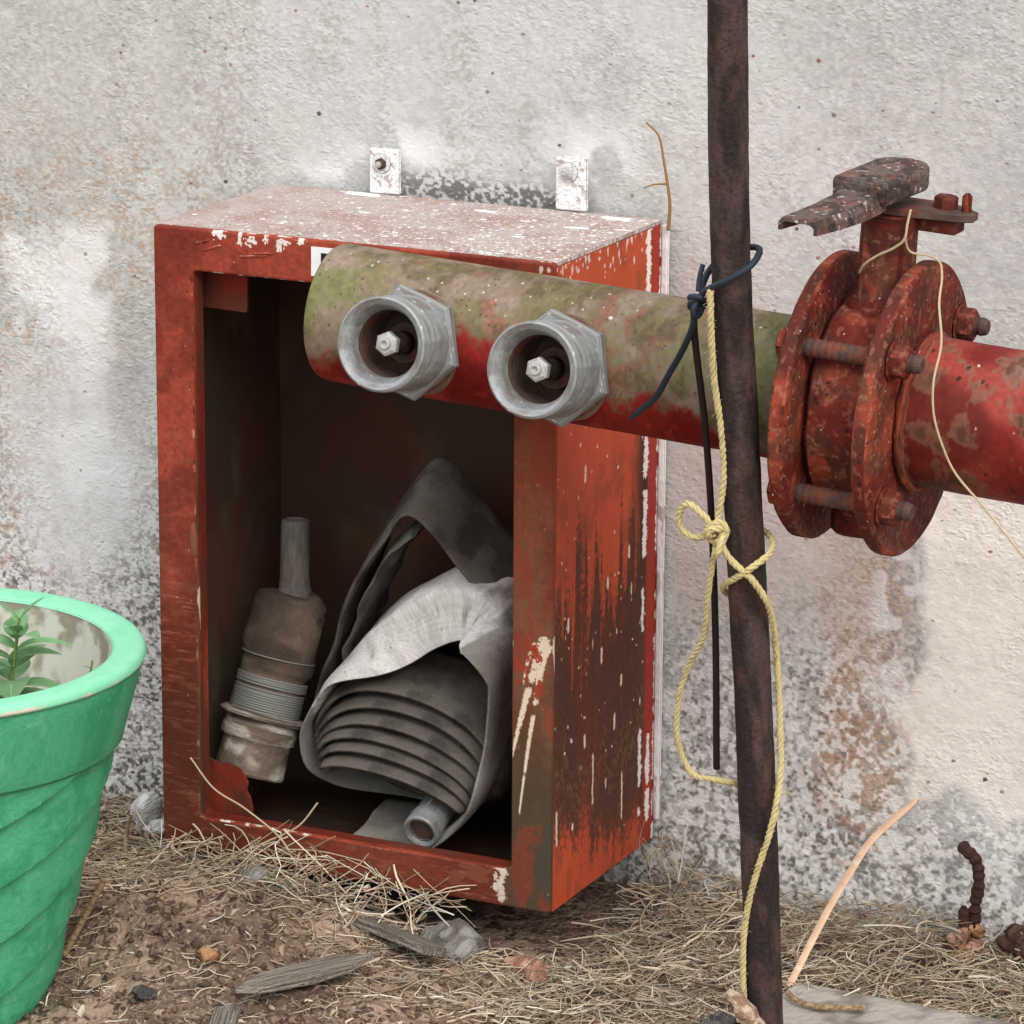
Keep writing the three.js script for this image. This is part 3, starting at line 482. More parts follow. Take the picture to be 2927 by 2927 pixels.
  for (const [a, lab] of [[0.62, 1], [2.52, 1], [-0.72, 1], [3.86, 1]]) {   // angle from +z (front) upwards
    const r = 0.0985, y = Math.sin(a) * r, z = Math.cos(a) * r, b = new THREE.Group(); b.name = 'flange_bolt'; P.add(b); b.position.set(0, y, z);
    part('shank', uvM(crease(lathe([[0, 0], ...Array.from({ length: 40 }, (_, i) => [i % 2 ? 0.0072 : 0.0079, i * 0.003]), [0.006, 0.1195], [0, 0.1195]], 20), 0.4).rotateZ(-Math.PI / 2).translate(fA - 0.008, 0, 0)), M.darkIron, b);
    part('bolt_head', uvM(hexPrism(0.0135, 0.009).rotateX(0).rotateZ(Math.PI / 2).translate(fA - 0.0004, 0, 0)), M.valve, b);
    part('nut', uvM(hexPrism(0.0140, 0.0125).rotateY(a).rotateZ(-Math.PI / 2).translate(fB + 0.0182, 0, 0)), M.valve, b);
    part('washer', uvM(lathe([[0.006, 0], [0.0165, 0], [0.0165, 0.002], [0.006, 0.002]], 28).rotateZ(-Math.PI / 2).translate(fB + 0.0158, 0, 0)), M.valve, b);
  }
  // notched plate, lever, its bolt
  const pl = new THREE.Shape([[-0.026, -0.024], [0.012, -0.026], [0.040, -0.02], [0.058, -0.016], [0.066, -0.008], [0.0655, 0.003], [0.060, 0.007], [0.056, 0.016], [0.03, 0.024], [-0.026, 0.024]].map(p => new THREE.Vector2(...p)));
  part('notched_plate', uvM(new THREE.ExtrudeGeometry(pl, { depth: 0.005, bevelEnabled: true, bevelSize: 0.001, bevelThickness: 0.001, bevelSegments: 1 }).rotateX(-Math.PI / 2).translate(0.502, 0.1595, -0.012)), M.darkIron, P);
  part('plate_rib', uvM(box(0.520, 0.556, 0.147, 0.1583, -0.022, 0.002)), M.valve, P);
  part('plate_bolt', uvM(hexPrism(0.010, 0.010).translate(0.541, 0.1658, -0.014)), M.valve, P);
  part('plate_pin', uvM(jitter(lathe([[0, 0], [0.0035, 0], [0.0035, 0.014], [0.002, 0.017], [0, 0.017]], 14), 0.001, 300, 4).translate(0.560, 0.1640, -0.010)), M.valve, P);
  const lv = new THREE.Group(); lv.name = 'lever'; P.add(lv); lv.position.set(0.5, 0.174, 0); lv.rotation.set(0.07, -0.17, 0, 'YXZ');    // local z runs out along the handle
  const hub = new THREE.Shape(); hub.moveTo(-0.020, 0.052); hub.lineTo(-0.022, -0.006); hub.absarc(0, -0.008, 0.0222, Math.PI, 2 * Math.PI, false); hub.lineTo(0.022, 0.052); hub.closePath();
  const leverM = std({ map: new Tex(256, 256).fill((u, v) => { const n = fbm(u, v, 8, 8, 5, 1501), m = fbm(u, v, 30, 30, 3, 1511); let c = lerp3([96, 84, 78], [66, 56, 52], ss(0.42, 0.6, n)); c = lerp3(c, [132, 76, 62], ss(0.58, 0.70, fbm(u, v, 7, 7, 4, 1521)) * 0.4); c = lerp3(c, [206, 196, 188], ss(0.74, 0.80, m) * 0.6); return mul3(c, 0.85 + m * 0.3); }).texture(), bumpMap: roughBump, bumpScale: 0.002, roughness: 0.8 });
  part('hub', uvM(jitter(new THREE.ExtrudeGeometry(hub, { depth: 0.011, bevelEnabled: true, bevelSize: 0.003, bevelThickness: 0.004, bevelSegments: 3, curveSegments: 14 }).rotateX(Math.PI / 2).translate(0, 0.018, 0), 0.0008, 90, 3), 9), leverM, lv);
  const U = (hw, h, t) => [[-hw, 0], [-hw, h * 0.6], [-hw * 0.8, h], [hw * 0.8, h], [hw, h * 0.6], [hw, 0], [hw - t, 0], [hw - t, h * 0.6 - t * 0.4], [hw * 0.8 - t, h - t], [-hw * 0.8 + t, h - t], [-hw + t, h * 0.6 - t * 0.4], [-hw + t, 0]];
  part('handle', uvM(crease(sweep([[0, 0.010, 0.045], [0, 0.008, 0.070], [0, 0.008, 0.100], [0.001, 0.011, 0.148]], () => V(1, 0, 0), (t) => U(mix(0.020, 0.0175, t), mix(0.016, 0.0105, t), 0.003).map(([p, q]) => [p, -q + 0.012]), 24), 0.5), 9), leverM, lv);
}

// ---------------------------------------------------------------- leaning steel pole
{
  const map = new Tex(256, 1024).fill((u, v) => { const n = fbm(u, v, 6, 30, 5, 1601), m = fbm(u, v, 40, 200, 3, 1611); let c = lerp3([48, 39, 37], [72, 58, 54], ss(0.4, 0.65, n)); c = lerp3(c, [92, 62, 50], ss(0.56, 0.70, fbm(u, v, 9, 50, 4, 1621)) * 0.4); return mul3(c, 0.8 + m * 0.4); }).texture(); map.repeat.set(1, 1 / 14);
  const g = tube([[0.6590, 1.30, 0.538], [0.6568, 0.8949, 0.4796], [0.6547, 0.8281, 0.47], [0.6512, 0.6563, 0.4453], [0.6532, 0.5267, 0.4266], [0.6556, 0.3697, 0.404], [0.6574, 0.2184, 0.3822], [0.6570, -0.021, 0.3477], [0.6570, -0.09, 0.338]], 0.0158, 160, 28);
  single('steel_pole', jitter(g, 0.0006, 80, 12), std({ map, bumpMap: roughBump, bumpScale: 0.0012, roughness: 0.75 }), 'dark rusty steel pole standing in front of the pipe', 'pole');
}

// ---------------------------------------------------------------- wire, cable, rope, string, twig
{
  const blue = std({ color: new THREE.Color(0.022, 0.030, 0.042), roughness: 0.5 });
  const W = thing('tie_wire', 'dark blue insulated wire looped round the pole and knotted', 'wire', [0.64, 0.62, 0.44]);
  wpart('loop', tube([[0.6290, 0.6301, 0.4535], [0.6410, 0.6400, 0.4640], [0.6598, 0.6500, 0.4665], [0.6736, 0.6606, 0.4579], [0.6735, 0.6698, 0.4412], [0.6526, 0.6661, 0.4247], [0.6290, 0.6505, 0.4300], [0.6258, 0.6377, 0.4420], [0.6312, 0.6316, 0.4557]], 0.0027, 90, 10), blue, W);
  wpart('knot', mergeGeometries([0, 1, 2].map(k => new THREE.TorusGeometry(0.0062, 0.0026, 8, 22).rotateX(1.1 - k * 0.5).rotateY(k * 0.7).translate(0.628, 0.629 - k * 0.004, 0.457))), blue, W);
  wpart('tail', tube([[0.6290, 0.6310, 0.4576], [0.6204, 0.6036, 0.4490], [0.6040, 0.578, 0.432], [0.5900, 0.5594, 0.4193], [0.5699, 0.5310, 0.4052], [0.5560, 0.5195, 0.401], [0.5458, 0.5101, 0.3990]], (t) => t > 0.97 ? 0.0016 : 0.0027, 70, 10), blue, W);
  wpart('tail', tube([[0.626, 0.634, 0.452], [0.626, 0.645, 0.449], [0.6275, 0.655, 0.446]], 0.0022, 20, 8), blue, W);

  single('black_cable', tube([[0.6237, 0.6281, 0.4472], [0.6190, 0.6092, 0.4425], [0.6232, 0.5198, 0.4256], [0.6256, 0.4515, 0.4158], [0.6252, 0.3345, 0.3989], [0.6214, 0.2138, 0.3815]], 0.0029, 80, 10), std({ color: new THREE.Color(0.018, 0.010, 0.009), roughness: 0.7 }), 'thin black cable hanging straight down beside the pole', 'cable');

  const yel = std({ color: new THREE.Color(0.72, 0.60, 0.29), roughness: 0.75, bumpMap: roughBump, bumpScale: 0.0008 });
  const R = thing('yellow_rope', 'thin yellow twisted rope knotted round the pole with a loose loop', 'rope', [0.64, 0.43, 0.43]);
  const rp = (pts, r = 0.0029) => jitter(rope(pts, r, 0.017), 0.0006, 400, 6);
  wpart('hanging_strand', rp([[0.6417, 0.6398, 0.4649], [0.6410, 0.6060, 0.4600], [0.6398, 0.5606, 0.4475], [0.6436, 0.5161, 0.4391], [0.6441, 0.4798, 0.4339], [0.6401, 0.4524, 0.4319], [0.6375, 0.4342, 0.4333]]), yel, R);
  wpart('bow_loop', rp([[0.6382, 0.4325, 0.4330], [0.6300, 0.4425, 0.4334], [0.6232, 0.4485, 0.4334], [0.6123, 0.4536, 0.4321], [0.6036, 0.4452, 0.4289], [0.6044, 0.4314, 0.4269], [0.6143, 0.4253, 0.4280], [0.6302, 0.4292, 0.4346], [0.6399, 0.4337, 0.4392]]), yel, R);
  const K = V(0.6390, 0.4325, 0.4370), loopAt = (rx, ry, e, s) => rp(Array.from({ length: 15 }, (_, i) => { const a = i / 14 * Math.PI * 2.3 + s; return V(Math.cos(a) * rx, Math.sin(a) * ry, Math.sin(a * 1.5) * 0.004).applyEuler(new THREE.Euler(...e)).add(K); }));
  wpart('knot', mergeGeometries([loopAt(0.009, 0.0068, [0.3, 0.3, 0.5], 0), loopAt(0.0066, 0.011, [0.1, -0.5, 0.2], 1.2).translate(0.001, -0.006, 0.001), loopAt(0.0075, 0.0058, [1.0, 0.3, 0.2], 2.2).translate(0.002, 0.004, 0.001)]), yel, R);
  wpart('hanging_strand', rp([[0.6385, 0.4249, 0.4330], [0.6320, 0.3998, 0.4270], [0.6250, 0.3699, 0.4180], [0.6173, 0.3350, 0.4050], [0.6002, 0.3048, 0.3947], [0.5904, 0.2770, 0.3906], [0.5867, 0.2474, 0.3864], [0.5895, 0.2235, 0.3829], [0.6008, 0.2047, 0.3802], [0.6176, 0.2034, 0.3801], [0.6351, 0.2010, 0.3757], [0.6420, 0.1950, 0.3640], [0.6520, 0.1930, 0.3560]], 0.0026), yel, R);
  wpart('trailing_strand', rp([[0.6411, 0.4292, 0.4400], [0.6539, 0.4099, 0.4345], [0.6688, 0.3951, 0.4287], [0.6785, 0.3736, 0.4186], [0.6785, 0.3469, 0.4027], [0.6765, 0.3262, 0.3920], [0.6775, 0.2923, 0.3868], [0.6800, 0.2564, 0.3877], [0.6812, 0.2285, 0.3877], [0.6809, 0.1977, 0.3932], [0.6751, 0.1674, 0.3949], [0.6641, 0.1343, 0.3916], [0.6513, 0.0903, 0.3818], [0.6456, 0.0485, 0.3737], [0.6447, 0.0137, 0.3677], [0.6452, -0.0211, 0.3637], [0.6452, -0.055, 0.3593]]), yel, R);
  wpart('wrapped_turn', rp([[0.6419, 0.4302, 0.4307], [0.6320, 0.4255, 0.4060], [0.6400, 0.4255, 0.3890], [0.6620, 0.4265, 0.3900], [0.6760, 0.4225, 0.4040], [0.6785, 0.4161, 0.4187], [0.6692, 0.4067, 0.4313], [0.6554, 0.3963, 0.4295], [0.6377, 0.3834, 0.4140], [0.6330, 0.3700, 0.3937], [0.6420, 0.3600, 0.3824], [0.6560, 0.3560, 0.3800]]), yel, R);
  { const hairs = []; const cs = [curve([[0.6417, 0.6398, 0.4649], [0.6410, 0.6060, 0.4600], [0.6398, 0.5606, 0.4475], [0.6436, 0.5161, 0.4391], [0.6441, 0.4798, 0.4339], [0.6375, 0.4342, 0.4333]]), curve([[0.6812, 0.2285, 0.3877], [0.6751, 0.1674, 0.3949], [0.6641, 0.1343, 0.3916], [0.6513, 0.0903, 0.3818], [0.6456, 0.0485, 0.3737], [0.6447, 0.0137, 0.3677]]), curve([[0.6250, 0.3699, 0.4180], [0.6173, 0.3350, 0.4050], [0.6002, 0.3048, 0.3947], [0.5904, 0.2770, 0.3906], [0.5867, 0.2474, 0.3864], [0.5895, 0.2235, 0.3829]])];
    for (let i = 0; i < 150; i++) { const p = cs[i % 3].getPointAt(rnd()), d = V(rr(-1, 1), rr(-1, 1), rr(-1, 1)).normalize(), L = rr(0.003, 0.008); hairs.push(tube([p, p.clone().addScaledVector(d, L * 0.6), p.clone().addScaledVector(d, L).add(V(rr(-0.001, 0.001), rr(-0.002, 0), 0))], 0.00022, 4, 3)); }
    wpart('loose_fibres', mergeGeometries(hairs), yel, R).userData.kind = 'stuff'; }
  wpart('frayed_end', mergeGeometries([0, 1, 2].map(k => tube([[0.6815, 0.203, 0.3905], [0.686 + k * 0.002, 0.204 + k * 0.001, 0.391], [0.692 - k * 0.001, 0.206 + k * 0.002, 0.392]], 0.0009, 10, 5, 0.5))), yel, R);

  const jute = std({ color: new THREE.Color(0.50, 0.40, 0.25), roughness: 0.95 });
  const S = thing('jute_string', 'thin pale string wound on the valve neck and trailing down the pipe', 'string', [0.78, 0.65, 0.36]);
  wpart('tied_length', rope([[0.766, 0.695, 0.350], [0.7655, 0.684, 0.3555], [0.7640, 0.672, 0.3575], [0.755, 0.664, 0.3580], [0.742, 0.657, 0.3580], [0.730, 0.648, 0.3560], [0.724, 0.640, 0.350]], 0.0011, 0.008), jute, S);
  wpart('trailing_length', rope([[0.7640, 0.672, 0.3560], [0.7660, 0.6605, 0.348], [0.779, 0.657, 0.340], [0.7875, 0.6535, 0.340], [0.797, 0.645, 0.358], [0.803, 0.628, 0.380], [0.812, 0.599, 0.398], [0.8115, 0.571, 0.412], [0.813, 0.545, 0.413], [0.820, 0.520, 0.410], [0.829, 0.498, 0.404], [0.854, 0.470, 0.400], [0.889, 0.433, 0.400], [0.93, 0.39, 0.40]], 0.0010, 0.008), jute, S);

  const tw = std({ color: new THREE.Color(0.27, 0.15, 0.06), roughness: 0.9 });
  const t = thing('dry_twig', 'thin brown curved twig growing at the back corner of the cabinet top', 'twig', [0.411, 0.59, 0.015]);
  wpart('stem', tube([[0.391, 0.6900, 0.016], [0.403, 0.6790, 0.016], [0.409, 0.655, 0.016], [0.413, 0.634, 0.016], [0.415, 0.617, 0.015], [0.4135, 0.592, 0.014]], (s) => mix(0.0009, 0.0019, s), 50, 8), tw, t);
  wpart('side_shoot', tube([[0.4130, 0.635, 0.016], [0.401, 0.634, 0.017], [0.390, 0.630, 0.018]], (s) => mix(0.0010, 0.0006, s), 20, 6), tw, t);
}

// ---------------------------------------------------------------- fire hose in the cabinet
const clothTex = (a, b, s, st = 0.3) => { const t = new Tex(512, 512).fill((u, v) => { const n = fbm(u, v, 5, 5, 5, s), w = (Math.sin(u * 512 * 0.9) + Math.sin(v * 512 * 0.9)) * 0.02, f = fbm(u, v, 120, 120, 2, s + 7); let c = lerp3(a, b, ss(0.36, 0.66, n)); c = lerp3(c, [96, 82, 68], ss(0.60, 0.70, fbm(u, v, 11, 11, 4, s + 13)) * st); return mul3(c, 0.9 + w + f * 0.2); }); for (let i = 0; i < 50; i++) { const r = rr(0.002, 0.006); t.spot(rnd(), rnd(), r, r, [70, 58, 48], 0.6); } return t.texture(); };
const weave = grey(512, 512, (u, v) => 0.5 + 0.25 * Math.sin(u * Math.PI * 160) * Math.sin(v * Math.PI * 160) + 0.3 * (fbm(u, v, 14, 14, 4, 1701) - 0.5));
{
  const canvas = std({ map: clothTex([76, 71, 66], [108, 101, 93], 1711), bumpMap: weave, bumpScale: 0.0012, roughness: 0.95 });  // dark copy of the hose cloth, shade inside the cabinet put into its colour
  const pale = std({ map: clothTex([204, 199, 192], [222, 217, 211], 1731, 0.1), bumpMap: weave, bumpScale: 0.0006, roughness: 0.95 });  // bright copy of the same cloth, light on the top turn painted in
  const a = V(0.03, -0.1999, 0.9794), e1 = V(0.9996, 0.006, -0.0294), e2 = V(0, 0.9798, 0.2), P0 = V(0.26, 0.1, 0.165);
  const at = (x, y, s = 0) => P0.clone().addScaledVector(e1, x).addScaledVector(e2, y).addScaledVector(a, s);
  const Hs = thing('fire_hose', 'grey canvas fire hose rolled up and looped inside the red cabinet', 'hose', [0.24, 0.004, 0.14]);
  const flat = (w, th, o = {}) => (t, i) => {                           // rounded flat section, front edge at p = 0
    const q = [], K = 9, be = o.bend ? o.bend(t) : 0, x0 = -0.048;
    const put = (p, h) => { if (be && p > x0) { const d = p - x0, A = be * Math.min(1, d / 0.012); p = x0 + d * Math.cos(A) + h * Math.sin(A) * 0.6; h = -d * Math.sin(A) + h * Math.cos(A); } q.push([p, h]); };
    const wob = (p) => (vn(p * 60 + 40, t * (o.wf || 22) + 40, 4096, 4096, o.s || 1) - 0.5) * (o.wob || 0.003);
    for (let k = 0; k <= K; k++) { const p = -w + w * k / K, r = th / 2 * Math.sqrt(Math.max(0.12, 1 - Math.pow(Math.abs(k / K * 2 - 1), o.e || 8))); put(p, r * (1 + 0.25 * Math.pow(Math.abs(k / K * 2 - 1), 3)) + wob(p)); }
    for (let k = K; k >= 0; k--) { const p = -w + w * k / K, r = th / 2 * Math.sqrt(Math.max(0.12, 1 - Math.pow(Math.abs(k / K * 2 - 1), o.e || 8))); put(p + (k === K ? 0.0012 : k === 0 ? -0.0012 : 0), -r * (1 + 0.25 * Math.pow(Math.abs(k / K * 2 - 1), 3)) + wob(p)); }
    return q;
  };
  // tight coil whose inner turns stand out towards the front
  const coil = [], N = 6;
  for (let i = 0; i <= N * 26; i++) {
    const k = i / 26, th = Math.PI * 1.05 - k * Math.PI * 2;            // clockwise seen from the front, starting at the left
    const L = -0.140 + 0.0045 * k, Rr = 0.052 - 0.004 * k, top = 0.064 - 0.0128 * k + 0.002 * Math.sin(k * 5), bot = -0.078 + 0.0080 * k;
    const cx = (L + Rr) / 2, cy = (top + bot) / 2, rx = (Rr - L) / 2, ry = Math.max(0.006, (top - bot) / 2);
    const x = Math.sign(Math.cos(th)) * Math.pow(Math.abs(Math.cos(th)), 0.9) * rx, y = Math.sin(th) * ry, ro = -0.16;
    coil.push(at(cx + x * Math.cos(ro) - y * Math.sin(ro), cy + x * Math.sin(ro) + y * Math.cos(ro), -0.012 + 0.0085 * k - 0.05 * ss(0.15, -0.9, Math.sin(th))));
  }
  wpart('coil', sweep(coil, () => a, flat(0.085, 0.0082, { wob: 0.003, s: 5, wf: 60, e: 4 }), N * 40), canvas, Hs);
  // loose outer turn, creased over at the top, running down the right and back along the floor
  const outer = [[-0.030, -0.072], [-0.085, -0.070], [-0.126, -0.050], [-0.143, -0.02], [-0.1470, 0.010], [-0.134, 0.036], [-0.090, 0.098], [-0.038, 0.143], [0.010, 0.163], [0.042, 0.157], [0.062, 0.130], [0.060, 0.080], [0.050, 0.02], [0.047, -0.010], [0.036, -0.030], [0.012, -0.054], [-0.016, -0.072], [-0.06, -0.079], [-0.09, -0.079]].map((p, i) => at(p[0], p[1], i < 2 ? -0.05 : i < 3 ? -0.02 : i > 12 ? 0.046 : i > 11 ? 0.024 : i > 9 ? 0.014 : 0.004));
  const bell = (t) => 1.25 * ss(0.31, 0.43, t) * ss(0.65, 0.57, t);
  // outer turn painted pale for light on top, greyed for shade lower down, ragged edge
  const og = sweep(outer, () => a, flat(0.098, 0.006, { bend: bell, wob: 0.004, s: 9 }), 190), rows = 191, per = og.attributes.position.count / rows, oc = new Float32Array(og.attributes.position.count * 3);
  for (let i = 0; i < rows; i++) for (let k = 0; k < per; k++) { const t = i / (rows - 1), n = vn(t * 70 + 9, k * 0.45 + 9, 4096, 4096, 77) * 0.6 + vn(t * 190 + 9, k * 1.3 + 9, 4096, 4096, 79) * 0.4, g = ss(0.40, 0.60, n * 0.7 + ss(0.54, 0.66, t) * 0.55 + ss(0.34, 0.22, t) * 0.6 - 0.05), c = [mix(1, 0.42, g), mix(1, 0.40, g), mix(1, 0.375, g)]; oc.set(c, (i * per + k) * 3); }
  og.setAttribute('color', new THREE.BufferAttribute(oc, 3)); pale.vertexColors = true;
  wpart('outer_turn', og, pale, Hs).userData.label = 'outer turn creased over the coil, its pale top painted as lit';
  // slack loop standing up behind the coil
  const lp = (L, o = 0) => L.map((p, i) => at(p[0] - 0.022 + o, p[1] - 0.021, i < 2 ? -0.075 : -0.052));
  const loop = lp([[-0.02, -0.045], [-0.09, -0.036], [-0.126, -0.004], [-0.138, 0.025], [-0.121, 0.072], [-0.086, 0.156], [-0.053, 0.209], [-0.032, 0.236], [-0.018, 0.2475], [-0.008, 0.246], [0.010, 0.229], [0.034, 0.199], [0.064, 0.166], [0.096, 0.128], [0.118, 0.08], [0.124, 0.02], [0.116, -0.04]]);
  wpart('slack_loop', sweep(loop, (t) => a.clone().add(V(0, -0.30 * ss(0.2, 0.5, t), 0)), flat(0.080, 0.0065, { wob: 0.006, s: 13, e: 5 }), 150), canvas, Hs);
  const loop2 = lp([[-0.01, -0.040], [-0.07, -0.030], [-0.108, 0.0], [-0.124, 0.028], [-0.109, 0.074], [-0.076, 0.150], [-0.047, 0.198], [-0.030, 0.219], [-0.018, 0.229]], 0.003);
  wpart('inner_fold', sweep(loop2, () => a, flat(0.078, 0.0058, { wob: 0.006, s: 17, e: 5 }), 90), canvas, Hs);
  // metal coupling end poking out under the coil
  const cp = part('coupling', lookAlong(lathe([[0.0105, 0.0625], [0.0105, 0.0605], [0.0125, 0.06], [0.0125, 0.064], [0.0150, 0.0660], [0.0172, 0.0655], [0.0178, 0.063], [0.0178, 0.048], [0.0165, 0.046], [0.0165, 0.0], [0.0, 0.0]], 40), at(-0.006, -0.040, -0.016).sub(Hs.position), V(0.02, -0.30, 0.95)), M.galv, Hs);
  part('dark_bore_disc', new THREE.CircleGeometry(0.0126, 32).rotateX(-Math.PI / 2).applyQuaternion(new THREE.Quaternion().setFromUnitVectors(V(0, 1, 0), V(0.02, -0.30, 0.95).normalize())).translate(...at(-0.006, -0.040, -0.016).sub(Hs.position).addScaledVector(V(0.02, -0.30, 0.95).normalize(), 0.0607).toArray()), M.darkIron, cp);  // flat dark disc painted in for the shade inside the coupling
}
// hose tail with its bound coupling and branch tube, leaning in the left corner
{
  const brown = std({ map: clothTex([84, 72, 62], [122, 104, 88], 1751), bumpMap: weave, bumpScale: 0.002, roughness: 0.95 });
  const pewter = std({ map: new Tex(256, 256).fill((u, v) => { const n = fbm(u, v, 7, 7, 4, 1761); return mul3(lerp3([186, 176, 162], [112, 98, 84], ss(0.42, 0.64, n)), 0.9 + 0.2 * fbm(u, v, 60, 60, 2, 1771)); }).texture(), bumpMap: roughBump, bumpScale: 0.0012, roughness: 0.65, metalness: 0.1 });
  const wire = std({ color: new THREE.Color(0.25, 0.25, 0.225), roughness: 0.6, metalness: 0.2 });
  const B = V(0.0555, 0.062, 0.172), top = V(0.0775, 0.232, 0.115), d = top.clone().sub(B), Ln = d.length(); d.normalize();
  const N = thing('branch_pipe', 'short branch pipe bound into a brown hose end by wire and coupling', 'nozzle', [B.x, 0.004, B.z]);
  const put = (name, g, m, p = N) => { g.scale(1.08, 1, 1.08); lookAlong(g, B, d); return wpart(name, g, m, p); };
  put('coupling', lathe([[0.024, 0.004], [0.027, 0.0], [0.0305, 0.0005], [0.0315, 0.003], [0.0305, 0.022], [0.0300, 0.034], [0.0335, 0.036], [0.0340, 0.046], [0.0330, 0.0475], [0.0320, 0.056], [0.026, 0.058]], 48), pewter);
  put('coupling_lip', lathe([[0.028, 0.0535], [0.0375, 0.0545], [0.0388, 0.0565], [0.0385, 0.0590], [0.0365, 0.0608], [0.028, 0.0615]], 48), pewter);
  put('dark_bore_disc', new THREE.CircleGeometry(0.0265, 32).rotateX(Math.PI / 2).translate(0, 0.0035, 0), M.darkIron);  // dark disc in place of the shaded hollow of the open end
  const coils = []; for (let i = 0; i < 15; i++) if (i !== 10) coils.push(new THREE.TorusGeometry(0.0310 - i * 0.00006 + (i > 10 ? 0.0006 : 0), 0.00125, 7, 40).rotateX(Math.PI / 2 + rr(-0.02, 0.02)).translate(0, 0.0625 + i * 0.0023, 0));
  put('binding_wire', mergeGeometries(coils), wire);
  put('hose_sleeve', jitter(lathe([[0.0275, 0.056], [0.0285, 0.062], [0.0285, 0.098], [0.0312, 0.104], [0.0318, 0.120], [0.0328, 0.132], [0.0325, 0.148], [0.0320, 0.166], [0.0300, 0.174], [0.022, 0.177], [0.0125, 0.1775]].flatMap((p, i, A) => i < A.length - 1 ? [p, [(p[0] + A[i + 1][0]) / 2, (p[1] + A[i + 1][1]) / 2]] : [p]), 56), 0.0045, 55, 41), brown);
  put('single_wire', new THREE.TorusGeometry(0.0325, 0.0008, 6, 44).rotateX(Math.PI / 2 + 0.04).translate(0, 0.116, 0), wire);
  const ear = jitter(new THREE.SphereGeometry(1, 26, 18).scale(0.019, 0.013, 0.016).rotateZ(-0.6).translate(0.099, 0.217, 0.120), 0.010, 90, 43); wpart('gathered_fold', ear, brown, N);
  const Bt = V(0.0785, 0.216, 0.119); wpart('branch_tube', lookAlong(jitter(lathe([[0.0215, 0.0], [0.0190, 0.010], [0.0150, 0.020], [0.0138, 0.030], [0.0134, 0.080], [0.0130, 0.0845], [0.0112, 0.086], [0.0105, 0.084], [0.0105, 0.06], [0, 0.06]], 36), 0.0008, 100, 45), Bt, V(-0.02, 1, -0.08)), std({ map: new Tex(128, 128).fill((u, v) => mul3(lerp3([92, 92, 92], [118, 104, 92], fbm(u, v, 6, 6, 4, 1781)), 0.85 + 0.3 * fbm(u, v, 40, 40, 2, 1783))).texture(), roughness: 0.7, metalness: 0.1, bumpMap: roughBump, bumpScale: 0.0008 }), N);
}

